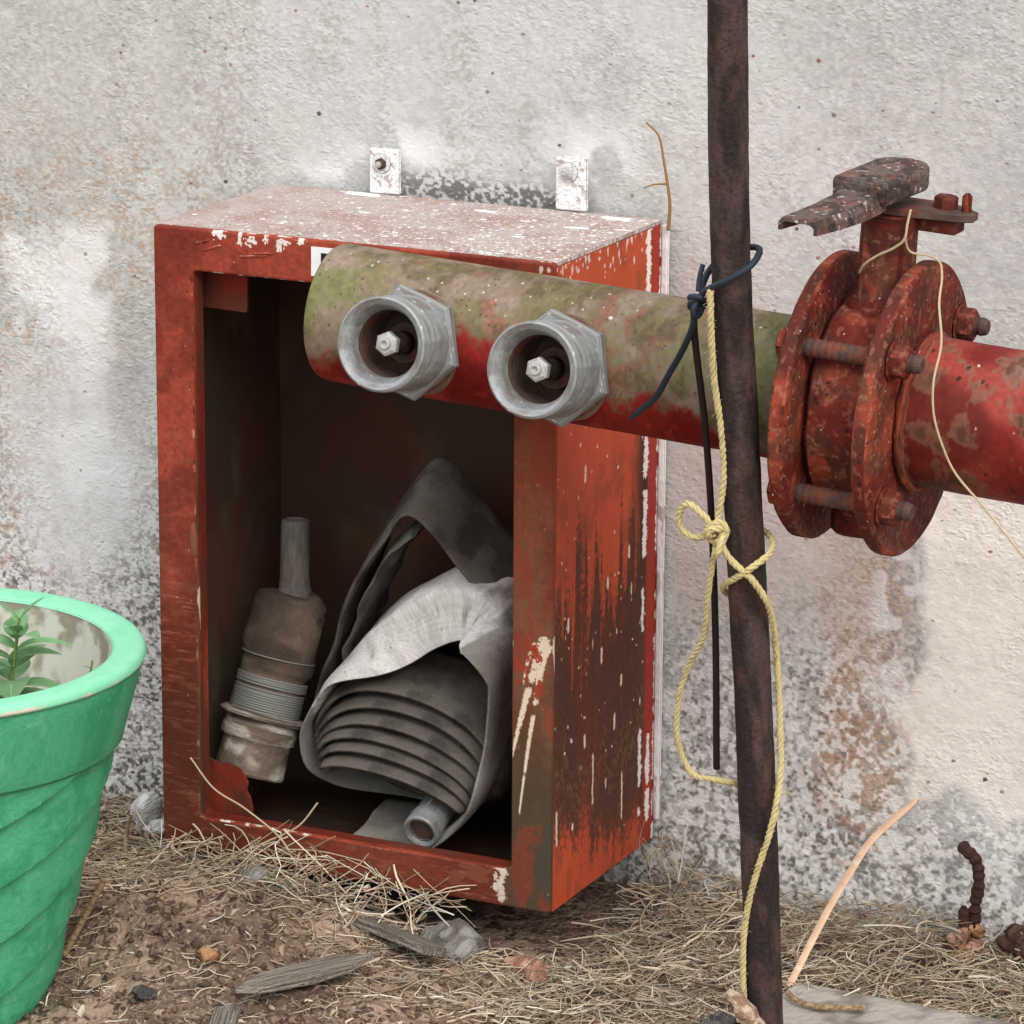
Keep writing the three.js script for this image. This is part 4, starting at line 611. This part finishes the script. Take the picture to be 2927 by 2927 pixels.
// ---------------------------------------------------------------- green pot with a young plant
const PX = -0.094, PZ = 0.5, PY = -0.074;
{
  const green = std({ map: (() => { const t = new Tex(512, 512).fill((u, v) => { const n = fbm(u, v, 6, 6, 5, 1801), f = fbm(u, v, 120, 120, 2, 1811); let c = lerp3([58, 148, 102], [74, 162, 118], ss(0.35, 0.65, n)); c = lerp3(c, [120, 186, 152], ss(0.62, 0.78, fbm(u, v, 14, 14, 4, 1821)) * 0.35); return mul3(c, 0.93 + f * 0.14); }); for (let i = 0; i < 160; i++) t.spot(rnd(), rnd(), rr(0.001, 0.012), rr(0.0008, 0.004), rnd() < 0.6 ? [150, 196, 170] : [92, 110, 84], rr(0.2, 0.55), 0.9); return t.texture(); })(), specularIntensity: 0.7, roughness: 0.5, bumpMap: roughBump, bumpScale: 0.0006 });
  const rimM = std({ map: (() => { const t = new Tex(1024, 128).fill((u, v) => mul3(lerp3([112, 196, 152], [148, 212, 176], fbm(u, v, 30, 4, 4, 1831)), 0.97 + 0.06 * fbm(u, v, 300, 40, 2, 1833))); for (let i = 0; i < 70; i++) t.spot(rnd(), rr(0.0, 0.25), rr(0.002, 0.012), rr(0.02, 0.08), [206, 190, 170], 0.9, 0.7); return t.texture(); })(), specularIntensity: 0.7, roughness: 0.55 });
  const inner = std({ map: new Tex(256, 256).fill((u, v) => lerp3([186, 186, 170], [136, 130, 112], ss(0.4, 0.65, fbm(u, v, 9, 6, 5, 1841)))).texture(), roughness: 0.9 });
  const P = thing('flower_pot', 'green plastic flower pot with pale rim and spiral ridges', 'flower pot', [PX, PY, PZ]); P.scale.y = 1.058;
  // heights above the foot; rim at 0.313
  const prof = (y) => { const K = [[0, 0.103], [0.012, 0.108], [0.03, 0.116], [0.07, 0.127], [0.11, 0.139], [0.16, 0.154], [0.20, 0.164], [0.232, 0.172], [0.30, 0.199]]; for (let i = 1; i < K.length; i++) if (y <= K[i][0]) return mix(K[i - 1][1], K[i][1], (y - K[i - 1][0]) / (K[i][0] - K[i - 1][0])); return K.at(-1)[1]; };
  const wall = sheet(Array.from({ length: 241 }, (_, i) => i / 240), Array.from({ length: 181 }, (_, i) => i / 180), (u, v) => {
    const th = u * Math.PI * 2, y = v * 0.236, ph = (y - 0.406 * u) / 0.058, f = ph - Math.floor(ph);   // seven ridges climbing round the pot, each overhanging the next
    const on = ss(0.0, 0.02, y) * (1 - 0.5 * ss(0.225, 0.236, y)), r = prof(y) + 0.004 + (f < 0.05 ? mix(-0.009, 0, ss(0, 0.05, f)) : -0.009 * Math.pow((f - 0.05) / 0.95, 1.2)) * on;
    return [Math.cos(th) * r, y, -Math.sin(th) * r, u * 7, v * 2];
  });
  part('pot_wall', crease(wall, 0.9), green, P);
  part('foot', lathe([[0, 0.001], [0.100, 0.0], [0.1045, 0.003], [0.1085, 0.016], [0.09, 0.018]], 80), std({ map: new Tex(256, 64).fill((u, v) => lerp3([168, 160, 136], [120, 128, 100], ss(0.4, 0.6, fbm(u, v, 16, 4, 4, 1851)))).texture(), roughness: 0.95 }), P);
  part('collar', uvScale(lathe([[0.165, 0.2305], [0.1775, 0.2315], [0.1805, 0.2345], [0.1835, 0.246], [0.1960, 0.288], [0.1985, 0.300], [0.1985, 0.3035]], 128), 6, 0.5), green, P);
  part('rim', lathe([[0.1975, 0.3030], [0.2015, 0.3040], [0.2025, 0.3065], [0.2010, 0.3100], [0.1985, 0.3125], [0.1930, 0.3135], [0.1780, 0.3122], [0.1735, 0.3105], [0.1720, 0.3080]], 128), rimM, P);
  part('inner_wall', uvScale(lathe([[0.1728, 0.3095], [0.170, 0.29], [0.162, 0.25], [0.152, 0.21], [0.10, 0.20]], 96), 5, 0.8), inner, P);
  const sm = std({ map: new Tex(256, 256).fill((u, v) => lerp3([52, 42, 34], [92, 76, 60], fbm(u, v, 20, 20, 4, 1861))).texture(), bumpMap: roughBump, bumpScale: 0.006, roughness: 1 });
  const soil = new THREE.CircleGeometry(0.151, 64, 0, Math.PI * 2); const sg = sheet(Array.from({ length: 60 }, (_, i) => i / 59), Array.from({ length: 24 }, (_, i) => i / 23), (u, v) => { const t = u * Math.PI * 2, r = 0.159 * (1 - v); return [PX + Math.cos(t) * r, PY + 0.250 + gn(Math.cos(t) * r, Math.sin(t) * r, 60, 9) * 0.01, PZ - Math.sin(t) * r, Math.cos(t) * r * 6, Math.sin(t) * r * 6]; });
  kind('potting_soil', sg, sm, 'stuff', 'dark crumbly soil inside the green pot', 'soil');

  const leafShape = (L, W, curl) => {                                    // leaf along +x, folded on its midrib, drooping
    const n = 8, pos = [], idx = [], uv = [];
    for (let i = 0; i <= n; i++) { const t = i / n, w = W * Math.pow(Math.sin(Math.PI * Math.pow(t, 0.75)), 0.8) + 0.0002, y = curl * t * t * L; for (const s of [-1, -0.5, 0, 0.5, 1]) { pos.push(t * L, -y + Math.abs(s) * w * 0.28, s * w); uv.push(t, s * 0.5 + 0.5); } }
    for (let i = 0; i < n; i++) for (let j = 0; j < 4; j++) { const a = i * 5 + j; idx.push(a, a + 1, a + 5, a + 1, a + 6, a + 5); }
    const g = new THREE.BufferGeometry(); g.setAttribute('position', new THREE.Float32BufferAttribute(pos, 3)); g.setAttribute('uv', new THREE.Float32BufferAttribute(uv, 2)); g.setIndex(idx); g.computeVertexNormals(); return g;
  };
  const leafTex = new Tex(128, 64).fill((u, v) => { const vein = Math.abs(v - 0.5) < 0.03 ? 1 : ss(0.9, 1, Math.sin((u * 9 - Math.abs(v - 0.5) * 6) * 6.283)) * 0.5; return lerp3(lerp3([92, 140, 92], [124, 166, 116], fbm(u, v, 6, 4, 3, 1871)), [164, 196, 148], vein * 0.6); }).texture();
  const leafMats = [0.85, 1, 1.15].map(k => new THREE.MeshPhysicalMaterial({ map: leafTex, color: new THREE.Color(k, k, k * 0.95), roughness: 0.6, side: THREE.DoubleSide, transmission: 0.3, thickness: 0 }));
  const stemM = std({ color: new THREE.Color(0.14, 0.20, 0.06), roughness: 0.7 });
  const plant = (name, label, base, pts, pairs) => {
    const o = thing(name, label, 'plant', base); part('stem', tube(pts, (t) => mix(0.0028, 0.0013, t), 40, 8), stemM, o);
    const c = curve(pts);
    for (const [t, L, W, az, up, curl] of pairs) for (const s of [0, 1]) {
      const p = c.getPointAt(t), m = part('leaf', leafShape(L * rr(0.85, 1.1), W, curl), leafMats[(rnd() * 3) | 0], o);
      m.position.copy(p); m.rotation.set(0, az + s * Math.PI + rr(-0.25, 0.25), up + rr(-0.15, 0.15), 'YXZ');
    }
    return o;
  };
  plant('young_plant', 'leafy green seedling growing in the green pot', [0.004, PY + 0.247, 0.515], [[0, 0, 0], [0.004, 0.035, 0.002], [0.012, 0.085, 0], [0.018, 0.128, -0.002]],
    [[0.04, 0.045, 0.020, 1.2, 0.2, 0.5], [0.08, 0.055, 0.021, 2.6, 0.3, 0.6], [0.17, 0.06, 0.021, 0.9, 0.35, 0.5], [0.26, 0.058, 0.02, 0.1, 0.35, 0.5], [0.36, 0.058, 0.018, 2.5, 0.4, 0.5], [0.55, 0.052, 0.016, 2.2, 0.45, 0.5], [0.7, 0.046, 0.013, 0.7, 0.5, 0.4], [0.85, 0.04, 0.011, 2.4, 0.6, 0.4], [0.06, 0.050, 0.019, 0.9, 0.25, 0.5], [0.12, 0.062, 0.020, 0.2, 0.3, 0.5], [0.22, 0.06, 0.02, 2.2, 0.3, 0.5], [0.3, 0.064, 0.019, 1.5, 0.35, 0.5], [0.4, 0.06, 0.017, 0.9, 0.35, 0.5], [0.48, 0.058, 0.014, 0.2, 0.45, 0.5], [0.64, 0.05, 0.012, 1.5, 0.5, 0.4], [0.78, 0.045, 0.010, 0.3, 0.6, 0.4], [0.9, 0.034, 0.008, 1.8, 0.8, 0.3], [0.98, 0.03, 0.006, 0.6, 1.0, 0.2]]);
  plant('young_plant', 'small leafy seedling beside the taller one in the pot', [-0.050, PY + 0.247, 0.54], [[0, 0, 0], [-0.004, 0.02, 0.002], [0.002, 0.05, 0.004]], [[0.3, 0.05, 0.016, 0.5, 0.4, 0.5], [0.7, 0.05, 0.015, 1.9, 0.6, 0.4], [0.95, 0.032, 0.008, 0.9, 0.9, 0.3]]);
  const dp = thing('thin_seedling', 'bare thin seedling stalk standing by the pot wall', 'plant', [0.040, PY + 0.246, 0.44]);
  part('stem', tube([[0, 0, 0], [0.003, 0.03, 0.002], [0.010, 0.075, 0.0]], (t) => mix(0.0015, 0.0008, t), 24, 6), stemM, dp);
  for (let i = 0; i < 8; i++) { const m = part('leaf', leafShape(0.009, 0.002, 0.2), leafMats[1], dp); m.position.set(0.001 + i * 0.0011, 0.015 + i * 0.0075, 0.001); m.rotation.set(0, i * 2.4, 0.6, 'YXZ'); }
}

// ---------------------------------------------------------------- things lying about
const stoneGeo = (rx, ry, rz, s, amp = 0.3) => { const g = mergeVertices(new THREE.IcosahedronGeometry(1, 4).deleteAttribute('uv').deleteAttribute('normal')); g.computeVertexNormals(); jitter(g, amp, 1.7, s); jitter(g, amp * 0.35, 5, s + 3); g.scale(rx, ry, rz); g.computeVertexNormals(); const p = g.attributes.position, uv = new Float32Array(p.count * 2); for (let i = 0; i < p.count; i++) uv.set([p.getX(i) * 20 + p.getZ(i) * 6, p.getY(i) * 20 + p.getZ(i) * 9], i * 2); g.setAttribute('uv', new THREE.BufferAttribute(uv, 2)); return g; };
const tint = (a, b, s) => std({ map: new Tex(128, 128).fill((u, v) => lerp3(a, b, ss(0.35, 0.65, fbm(u, v, 8, 8, 4, s)))).texture(), bumpMap: roughBump, bumpScale: 0.003, roughness: 0.95 });
{
  const whiteLime = tint([232, 230, 228], [196, 190, 186], 1901), pinkStone = tint([190, 152, 130], [142, 100, 84], 1903), greyStone = tint([150, 146, 140], [104, 98, 92], 1905), tan = tint([178, 134, 98], [150, 104, 72], 1907), concrete = tint([168, 160, 150], [122, 114, 104], 1909);
  const st = (g, m, x, z, dy, label, cat = 'stone') => single(cat === 'stone' ? 'stone' : 'mortar_lump', g.translate(x, G(x, z) + dy, z), m, label, cat);
  st(mergeGeometries([stoneGeo(0.014, 0.020, 0.013, 11).rotateZ(-0.3), stoneGeo(0.014, 0.010, 0.012, 12).translate(0.014, -0.012, 0.004)]), whiteLime, -0.088, 0.120, 0.028, 'lumpy white mortar blob against the left side of the cabinet', 'mortar');
  st(stoneGeo(0.030, 0.019, 0.022, 13), greyStone, 0.318, 0.268, 0.008, 'grey and white rough stone below the cabinet front edge');
  st(stoneGeo(0.021, 0.010, 0.012, 14), pinkStone, 0.394, 0.272, 0.008, 'flat pinkish brick chip under the cabinet corner');
  st(stoneGeo(0.010, 0.007, 0.008, 15), pinkStone, 0.414, 0.285, 0.006, 'small pink brick chip next to the larger flat one');
  st(stoneGeo(0.0085, 0.008, 0.008, 16), tan, 0.146, 0.410, 0.005, 'small tan pebble near the long bark strip');
  st(stoneGeo(0.017, 0.009, 0.012, 17), greyStone, 0.12, 0.282, 0.006, 'dark grey stone in the straw at the cabinet foot');
  st(stoneGeo(0.012, 0.006, 0.009, 18), tint([92, 90, 90], [70, 66, 64], 1911), 0.115, 0.47, 0.003, 'dark slate chip on bare soil');
  st(stoneGeo(0.007, 0.005, 0.006, 19), whiteLime, 0.25, 0.50, 0.003, 'tiny white pebble by the grey slat');
  st(stoneGeo(0.007, 0.006, 0.006, 20), pinkStone, 0.478, 0.37, 0.004, 'small pink pebble among the straw');

  // rubble with rusty reinforcing bar at the wall foot
  const bar = std({ color: new THREE.Color(0.085, 0.042, 0.030), roughness: 0.95, bumpMap: roughBump, bumpScale: 0.004 });
  const rb = thing('rebar_stub', 'curved rusty reinforcing bar rising from broken brick at the wall', 'rebar', [0.737, -0.06, 0.03]);
  wpart('bar', jitter(tube([[0.722, 0.050, 0.028], [0.7255, 0.0475, 0.03], [0.735, 0.039, 0.03], [0.7395, 0.020, 0.03], [0.737, 0.0, 0.03], [0.736, -0.03, 0.03], [0.735, -0.06, 0.03]], (t) => 0.0054 + 0.0005 * Math.sin(t * 90), 110, 12), 0.0016, 200, 51), bar, rb);
  wpart('bar_stub', jitter(tube([[0.7265, -0.007, 0.034], [0.728, -0.025, 0.034], [0.730, -0.06, 0.034]], (t) => mix(0.003, 0.0095, t), 30, 12), 0.003, 160, 53), bar, rb);
  for (const [x, y, z, r, k] of [[0.728, -0.036, 0.044, 0.010, 1], [0.741, -0.040, 0.046, 0.009, 2], [0.734, -0.050, 0.050, 0.012, 3], [0.722, -0.048, 0.038, 0.009, 4], [0.748, -0.050, 0.040, 0.009, 5], [0.735, -0.030, 0.030, 0.009, 6]]) wpart('brick_chunk', stoneGeo(r, r * 0.8, r * 0.9, 30 + k, 0.8).rotateY(k).translate(x, y, z), k % 3 ? pinkStone : tan, rb);
  single('rebar_clod', mergeGeometries([stoneGeo(0.018, 0.012, 0.014, 25, 0.4).rotateZ(-0.5).translate(0.783, -0.030, 0.036), stoneGeo(0.013, 0.014, 0.012, 26, 0.4).translate(0.795, -0.042, 0.040)]), tint([92, 70, 56], [64, 46, 38], 1913), 'brown earth clod stuck to the wall beside the rusty bar', 'clod');

  // concrete slab in the lower right corner
  const slab = jitter(new RoundedBoxGeometry(0.62, 0.05, 0.5, 6, 0.006), 0.003, 60, 61); slab.rotateY(-0.04).translate(0.925, -0.0660, 0.452);
  single('concrete_slab', uvBox(slab, [0, 0, 0], [0.25, 0.25, 0.25]), concrete, 'flat grey concrete slab on the ground right of the pole', 'slab');

  // bark and wood
  const barkM = std({ map: new Tex(256, 128).fill((u, v) => mul3(lerp3([150, 142, 130], [106, 96, 84], ss(0.35, 0.65, fbm(u, v, 4, 30, 4, 1921))), 0.9 + 0.2 * fbm(u, v, 20, 90, 2, 1923))).texture(), bumpMap: roughBump, bumpScale: 0.003, roughness: 0.95 });
  const strip = (pts, th) => { const s = new THREE.Shape(pts.map(p => new THREE.Vector2(...p))); return uvBox(jitter(new THREE.ExtrudeGeometry(s, { depth: th, steps: 1, bevelEnabled: true, bevelSize: 0.0012, bevelThickness: 0.0012, bevelSegments: 2 }), 0.0012, 120, 71), [0, 0, 0], [0.12, 0.03, 0.05]).rotateX(-Math.PI / 2); };
  const lay = (g, x, z, ry, rx, dy, label, cat, m = barkM, name = 'bark_strip') => single(name, g.rotateX(rx).rotateY(ry).translate(x, G(x, z) + dy, z), m, label, cat);
  lay(strip([[-0.070, -0.004], [-0.045, -0.014], [0.0, -0.016], [0.04, -0.012], [0.070, 0.002], [0.05, 0.012], [0.01, 0.015], [-0.04, 0.012]], 0.004), 0.246, 0.414, 1.02, 0.12, 0.013, 'long grey leaf-shaped bark strip on the soil', 'bark');
  lay(strip([[-0.055, -0.014], [0.05, -0.016], [0.056, 0.004], [0.03, 0.016], [-0.05, 0.013]], 0.006), 0.282, 0.300, -0.40, -0.3, 0.012, 'broad brown bark piece in the straw before the cabinet', 'bark');
  lay(strip([[-0.06, -0.010], [0.06, -0.014], [0.06, 0.014], [-0.06, 0.010]], 0.004), 0.222, 0.525, -1.18, 0.1, 0.006, 'grey flat wooden slat pointing towards the long bark strip', 'slat', barkM, 'wooden_slat');
  const chip = tint([206, 184, 160], [150, 118, 96], 1925);
  single('wood_chip', jitter(tube([[0.633, 0.0155, 0.378], [0.648, 0.006, 0.382], [0.664, -0.006, 0.384], [0.682, -0.022, 0.386]], (t) => 0.0035 + 0.0045 * Math.sin(Math.PI * Math.min(1, t + 0.12)), 30, 8), 0.003, 150, 81), chip, 'peeled pale wood splinter leaning at the foot of the pole', 'wood');
  single('stone', stoneGeo(0.022, 0.019, 0.020, 83, 0.6).translate(0.618, -0.036, 0.352), tint([112, 106, 102], [78, 70, 66], 1927), 'dark grey rough stone beside the pole foot', 'stone');

  // reeds and sticks
  const reedM = std({ map: new Tex(64, 256).fill((u, v) => lerp3([234, 204, 176], [206, 164, 132], fbm(u, v, 10, 20, 3, 1931))).texture(), roughness: 0.85 });
  const flatReed = (pts, w, th, seg = 40) => sweep(pts, () => V(0.9, 0.1, 0.42), (t) => { const k = t < 0.06 ? 0.35 + t * 10.8 : 1 - 0.12 * t; return [[-w * k, 0], [-w * 0.6 * k, th], [w * 0.6 * k, th], [w * k, 0], [w * 0.6 * k, -th], [-w * 0.6 * k, -th]]; }, seg);
  single('dry_reed', flatReed([[0.673, 0.083, 0.016], [0.658, 0.068, 0.036], [0.643, 0.050, 0.060], [0.634, 0.026, 0.09], [0.626, 0.0, 0.12], [0.621, -0.046, 0.20]], 0.0052, 0.0018), reedM, 'long flat orange-tan reed leaning from the slab to the wall', 'reed');
  single('dry_stick', tube([[0.634, -0.036, 0.236], [0.648, -0.0355, 0.250], [0.668, -0.036, 0.255], [0.709, -0.0355, 0.241]], 0.0026, 30, 8), tint([216, 186, 150], [180, 140, 104], 1933), 'short curved pale stick lying on the concrete slab', 'stick');
  single('dry_stick', tube([[0.006, G(0.006, 0.43) + 0.002, 0.43], [0.000, G(0, 0.38) + 0.008, 0.38], [-0.008, G(-0.008, 0.335) + 0.008, 0.335]], 0.0032, 24, 7), tint([186, 156, 122], [150, 118, 88], 1935), 'thick tan straw stalk lying beside the green pot', 'stick');
  // splayed root crown of a dead tuft beside the pot
  const tf = thing('dead_tuft', 'splayed dead grass crown beside the white mortar lump', 'dead plant', [-0.085, G(-0.085, 0.165), 0.165]), tm = tint([214, 192, 156], [184, 156, 118], 1937);
  for (const [dx, dy, dz, r] of [[-0.03, -0.004, 0.035, 0.003], [0.03, 0.0, 0.05, 0.003], [0.004, 0.030, -0.004, 0.0026], [-0.008, 0.002, 0.05, 0.002], [0.045, 0.002, 0.01, 0.0018], [-0.045, 0.0, 0.01, 0.0018]]) part('blade', tube([[0, 0.012, 0], [dx * 0.5, 0.012 + dy * 0.5, dz * 0.5], [dx, 0.004 + dy, dz]], (t) => mix(r, r * 0.4, t), 14, 6), tm, tf);
  // green leaves on the ground
  const lg = std({ color: new THREE.Color(0.03, 0.11, 0.055), roughness: 0.6, side: THREE.DoubleSide });
  const leaf = (x, z, s, ry, label, m) => { const g = jitter(new THREE.SphereGeometry(1, 18, 8).scale(s, s * 0.09, s * 0.55), s * 0.12, 3 / s, 91); single('fallen_leaf', g.rotateZ(0.35).rotateY(ry).translate(x, G(x, z) + s * 0.3, z), m, label, 'leaf'); };
  leaf(0.800, 0.165, 0.020, 0.3, 'dark green leaf lying on straw behind the slab', lg);
  leaf(0.150, 0.278, 0.012, 0.9, 'small dull green scrap in the straw at the cabinet foot', std({ color: new THREE.Color(0.12, 0.20, 0.11), roughness: 0.9 }));
}

// ---------------------------------------------------------------- straw, crumbs
{
  const pos = [], col = [], idx = []; const SIDES = 3, SEG = 6;
  const straw = (p, az, el, L, r, bend, c) => {
    const d = V(Math.cos(az) * Math.cos(el), Math.sin(el), Math.sin(az) * Math.cos(el)), side = V(-Math.sin(az), 0, Math.cos(az)), up = V(0, 1, 0); const b0 = pos.length / 3;
    const kx = bend * rr(-1, 1), ky = bend * rr(-0.8, 0.4), wv2 = bend * rr(-0.12, 0.12), wf = rr(4, 9);
    for (let i = 0; i <= SEG; i++) {
      const t = i / SEG, q = p.clone().addScaledVector(d, (t - 0.5) * L).addScaledVector(side, (kx * (t - 0.5) * (t - 0.5) + wv2 * Math.sin(t * wf)) * L).addScaledVector(up, ky * (t - 0.5) * (t - 0.5) * L);
      const g = G(q.x, q.z) + r; if (q.y < g) q.y = g + (q.y - g) * 0.15; if (q.z < 0.004) q.z = 0.004;
      if (q.x > -0.003 && q.x < CW + 0.009 && q.z < CD + 0.002 && q.y > -0.006) { if (p.x > CW) q.x = CW + 0.010; else if (p.x < 0) q.x = -0.004; else q.z = CD + 0.003; }
      for (let j = 0; j < SIDES; j++) { const a = j / SIDES * 6.283, R = r * (1 - 0.45 * t); pos.push(q.x + side.x * Math.cos(a) * R, q.y + Math.sin(a) * R, q.z + side.z * Math.cos(a) * R); col.push(c[0], c[1], c[2]); }
    }
    for (let i = 0; i < SEG; i++) for (let j = 0; j < SIDES; j++) { const a = b0 + i * SIDES + j, b = b0 + i * SIDES + (j + 1) % SIDES; idx.push(a, b, a + SIDES, b, b + SIDES, a + SIDES); }
  };
  const density = (x, z) => {
    let d = 0.13 + 0.12 * ss(0.45, 0.6, vn(x * 14 + 40, z * 14 + 40, 4096, 4096, 5));
    d += 0.95 * ss(0.40, 0.46, x) * ss(0.34, 0.16, z - (x - 0.45) * 0.12);                     // heap right of the cabinet along the wall
    d += 0.9 * blob(x, z, 0.47, 0.26, 0.08, 0.10) + 0.45 * blob(x, z, 0.42, 0.33, 0.13, 0.055) + 0.3 * blob(x, z, 0.55, 0.34, 0.10, 0.07);
    d += 0.9 * blob(x, z, 0.13, 0.268, 0.075, 0.03) + 0.45 * blob(x, z, -0.06, 0.20, 0.09, 0.07) + 0.35 * blob(x, z, 0.28, 0.285, 0.09, 0.03) + 0.3 * blob(x, z, -0.02, 0.30, 0.06, 0.05);
    if (x < -0.005 && z < 0.12) d += 0.25;
    return d;
  };
  const heap = (x, z) => 0.030 * ss(0.40, 0.5, x) * ss(0.30, 0.05, z) * (x > 0.72 ? 0.5 : 1) + 0.022 * blob(x, z, 0.13, 0.262, 0.07, 0.02) + 0.03 * blob(x, z, 0.425, 0.03, 0.05, 0.06) + 0.01 * blob(x, z, 0.45, 0.28, 0.1, 0.1);
  const shade = () => { const t = rnd(), k = rr(0.55, 1.15); const c = t < 0.6 ? [0.58, 0.47, 0.33] : t < 0.85 ? [0.28, 0.20, 0.135] : [0.74, 0.66, 0.52]; return c.map(v => v * k); };
  let made = 0, tries = 0;
  while (made < 9500 && tries++ < 200000) {
    const x = rr(-0.55, 1.25), z = rr(0.002, 0.85);
    if (x > -0.01 && x < 0.41 && z < 0.243) continue; if (Math.hypot(x - PX, z - PZ) < 0.115) continue;
    if (x > 0.615 && z > 0.205 && rnd() > 0.06) continue;
    if (rnd() > density(x, z)) continue;
    const h = heap(x, z), L = density(x, z) < 0.3 ? rr(0.006, 0.035) : rr(0.018, 0.075), e = rr(-0.25, 0.25) * (h > 0.01 ? 1.6 : 0.5);
    straw(V(x, G(x, z) + 0.0015 + rnd() * (h + 0.002), z), rr(0, 6.283), e, L, rr(0.0004, 0.001) * (rnd() < 0.10 ? 2 : 1), rr(0, 2.4), shade()); made++;
  }
  // straw caught on the sill, leaning on the jamb and hanging at the cabinet corner
  for (let i = 0; i < 190; i++) { const x = rr(0.0, 0.30); straw(V(x, rr(-0.01, 0.040) * (1 - Math.abs(x - 0.13) * 4.2) - 0.004, CD + rr(0.006, 0.034)), rr(0, 6.283), rr(-0.7, 0.7), rr(0.03, 0.09), rr(0.0005, 0.0013), rr(0, 1.2), shade().map(v => Math.min(0.8, v * 1.2))); }
  for (let i = 0; i < 60; i++) straw(V(rr(0.412, 0.46), rr(-0.045, 0.012), rr(0.01, 0.07)), rr(0, 6.283), rr(-1.3, 1.3), rr(0.03, 0.08), rr(0.0005, 0.001), rr(0, 0.9), shade());
  const g = new THREE.BufferGeometry(); g.setAttribute('position', new THREE.Float32BufferAttribute(pos, 3)); g.setAttribute('color', new THREE.Float32BufferAttribute(col, 3)); g.setIndex(idx); g.computeVertexNormals();
  kind('dry_straw', g, std({ vertexColors: true, roughness: 0.9, side: THREE.DoubleSide }), 'stuff', 'scattered dry straw and dead grass over the soil', 'straw');

  // two long straws lying across the cabinet opening
  const sm = std({ color: new THREE.Color(0.50, 0.40, 0.25), roughness: 0.9 });
  single('straw_stalk', tube([[0.036, 0.098, 0.247], [0.062, 0.072, 0.249], [0.095, 0.058, 0.250], [0.135, 0.034, 0.252], [0.155, 0.016, 0.262]], 0.0009, 30, 6), sm, 'long bent straw leaning across the left of the cabinet opening', 'straw');
  single('straw_stalk', tube([[0.168, 0.072, 0.242], [0.150, 0.048, 0.246], [0.120, 0.030, 0.252], [0.07, 0.004, 0.275]], 0.0009, 30, 6), sm, 'long straw rising from the sill towards the hose roll', 'straw');

  // flakes of dead leaf and bark chaff
  { const fg = new THREE.CircleGeometry(1, 6).toNonIndexed(); const fp = fg.attributes.position; for (let i = 0; i < fp.count; i++) { const x = fp.getX(i), y = fp.getY(i); fp.setXYZ(i, x * (1 + 0.35 * Math.sin(y * 5)), y * (0.5 + 0.25 * Math.sin(x * 4 + 1)), 0.22 * Math.sin(x * 2.1) + 0.2 * y * y); } fg.computeVertexNormals();
    const fl = new THREE.InstancedMesh(fg, std({ roughness: 0.95, side: THREE.DoubleSide }), 2600), m = new THREE.Matrix4(), q = new THREE.Quaternion(), c = new THREE.Color();
    for (let i = 0; i < 2600; i++) { let x, z; do { x = rr(-0.5, 1.1); z = rr(0.006, 0.9); } while ((x > -0.012 && x < 0.415 && z < 0.25) || (x > 0.61 && z > 0.2) || Math.hypot(x - PX, z - PZ) < 0.115 || rnd() > 0.35 + density(x, z));
      const s = 0.0016 + Math.pow(rnd(), 4) * 0.0085; q.setFromEuler(new THREE.Euler(-Math.PI / 2 + rr(-0.6, 0.6), rr(-0.5, 0.5), rr(0, 6.28), 'YXZ')); m.compose(V(x, G(x, z) + 0.0016 + rnd() * heap(x, z) * 0.8, z), q, V(s, s * rr(0.5, 1), s)); fl.setMatrixAt(i, m);
      const k = rr(0.5, 1.2), t = rnd(); t < 0.45 ? c.setRGB(0.30 * k, 0.21 * k, 0.14 * k) : t < 0.8 ? c.setRGB(0.16 * k, 0.105 * k, 0.07 * k) : c.setRGB(0.52 * k, 0.44 * k, 0.33 * k); fl.setColorAt(i, c); }
    fl.name = 'leaf_litter'; fl.castShadow = fl.receiveShadow = true; fl.userData = { kind: 'stuff', label: 'small flakes of dead leaf and bark chaff on the soil', category: 'litter' }; scene.add(fl); }

  // straw crumbs and debris lying on the cabinet floor behind the sill
  const cg = new THREE.IcosahedronGeometry(1, 1), crumbs = new THREE.InstancedMesh((() => { const k = mergeVertices(cg.deleteAttribute('uv').deleteAttribute('normal')); k.computeVertexNormals(); return jitter(k, 0.9, 2, 95); })(), std({ roughness: 1 }), 9000);
  crumbs.geometry.computeVertexNormals();
  const m4 = new THREE.Matrix4(), q4 = new THREE.Quaternion(), c4 = new THREE.Color();
  for (let i = 0; i < 9000; i++) {
    let x, z; do { x = rr(-0.5, 1.1); z = rr(0.004, 0.9); } while ((x > -0.005 && x < 0.41 && z < 0.24) || (x > 0.615 && z > 0.2) || Math.hypot(x - PX, z - PZ) < 0.108);
    const s = Math.pow(rnd(), 4) * 0.0036 + 0.0008; q4.setFromEuler(new THREE.Euler(rnd() * 6, rnd() * 6, rnd() * 6));
    m4.compose(V(x, G(x, z) + s * 0.35, z), q4, V(s * rr(0.8, 1.4), s * rr(0.5, 1), s)); crumbs.setMatrixAt(i, m4);
    const k = rr(0.5, 1.3); rnd() < 0.12 ? c4.setRGB(0.42 * k, 0.34 * k, 0.26 * k) : c4.setRGB(0.17 * k, 0.115 * k, 0.08 * k); crumbs.setColorAt(i, c4);
  }
  crumbs.name = 'soil_crumbs'; crumbs.castShadow = crumbs.receiveShadow = true; crumbs.userData = { kind: 'stuff', label: 'loose crumbs of brown soil on the ground', category: 'soil' }; scene.add(crumbs);
}

renderer.render(scene, camera);
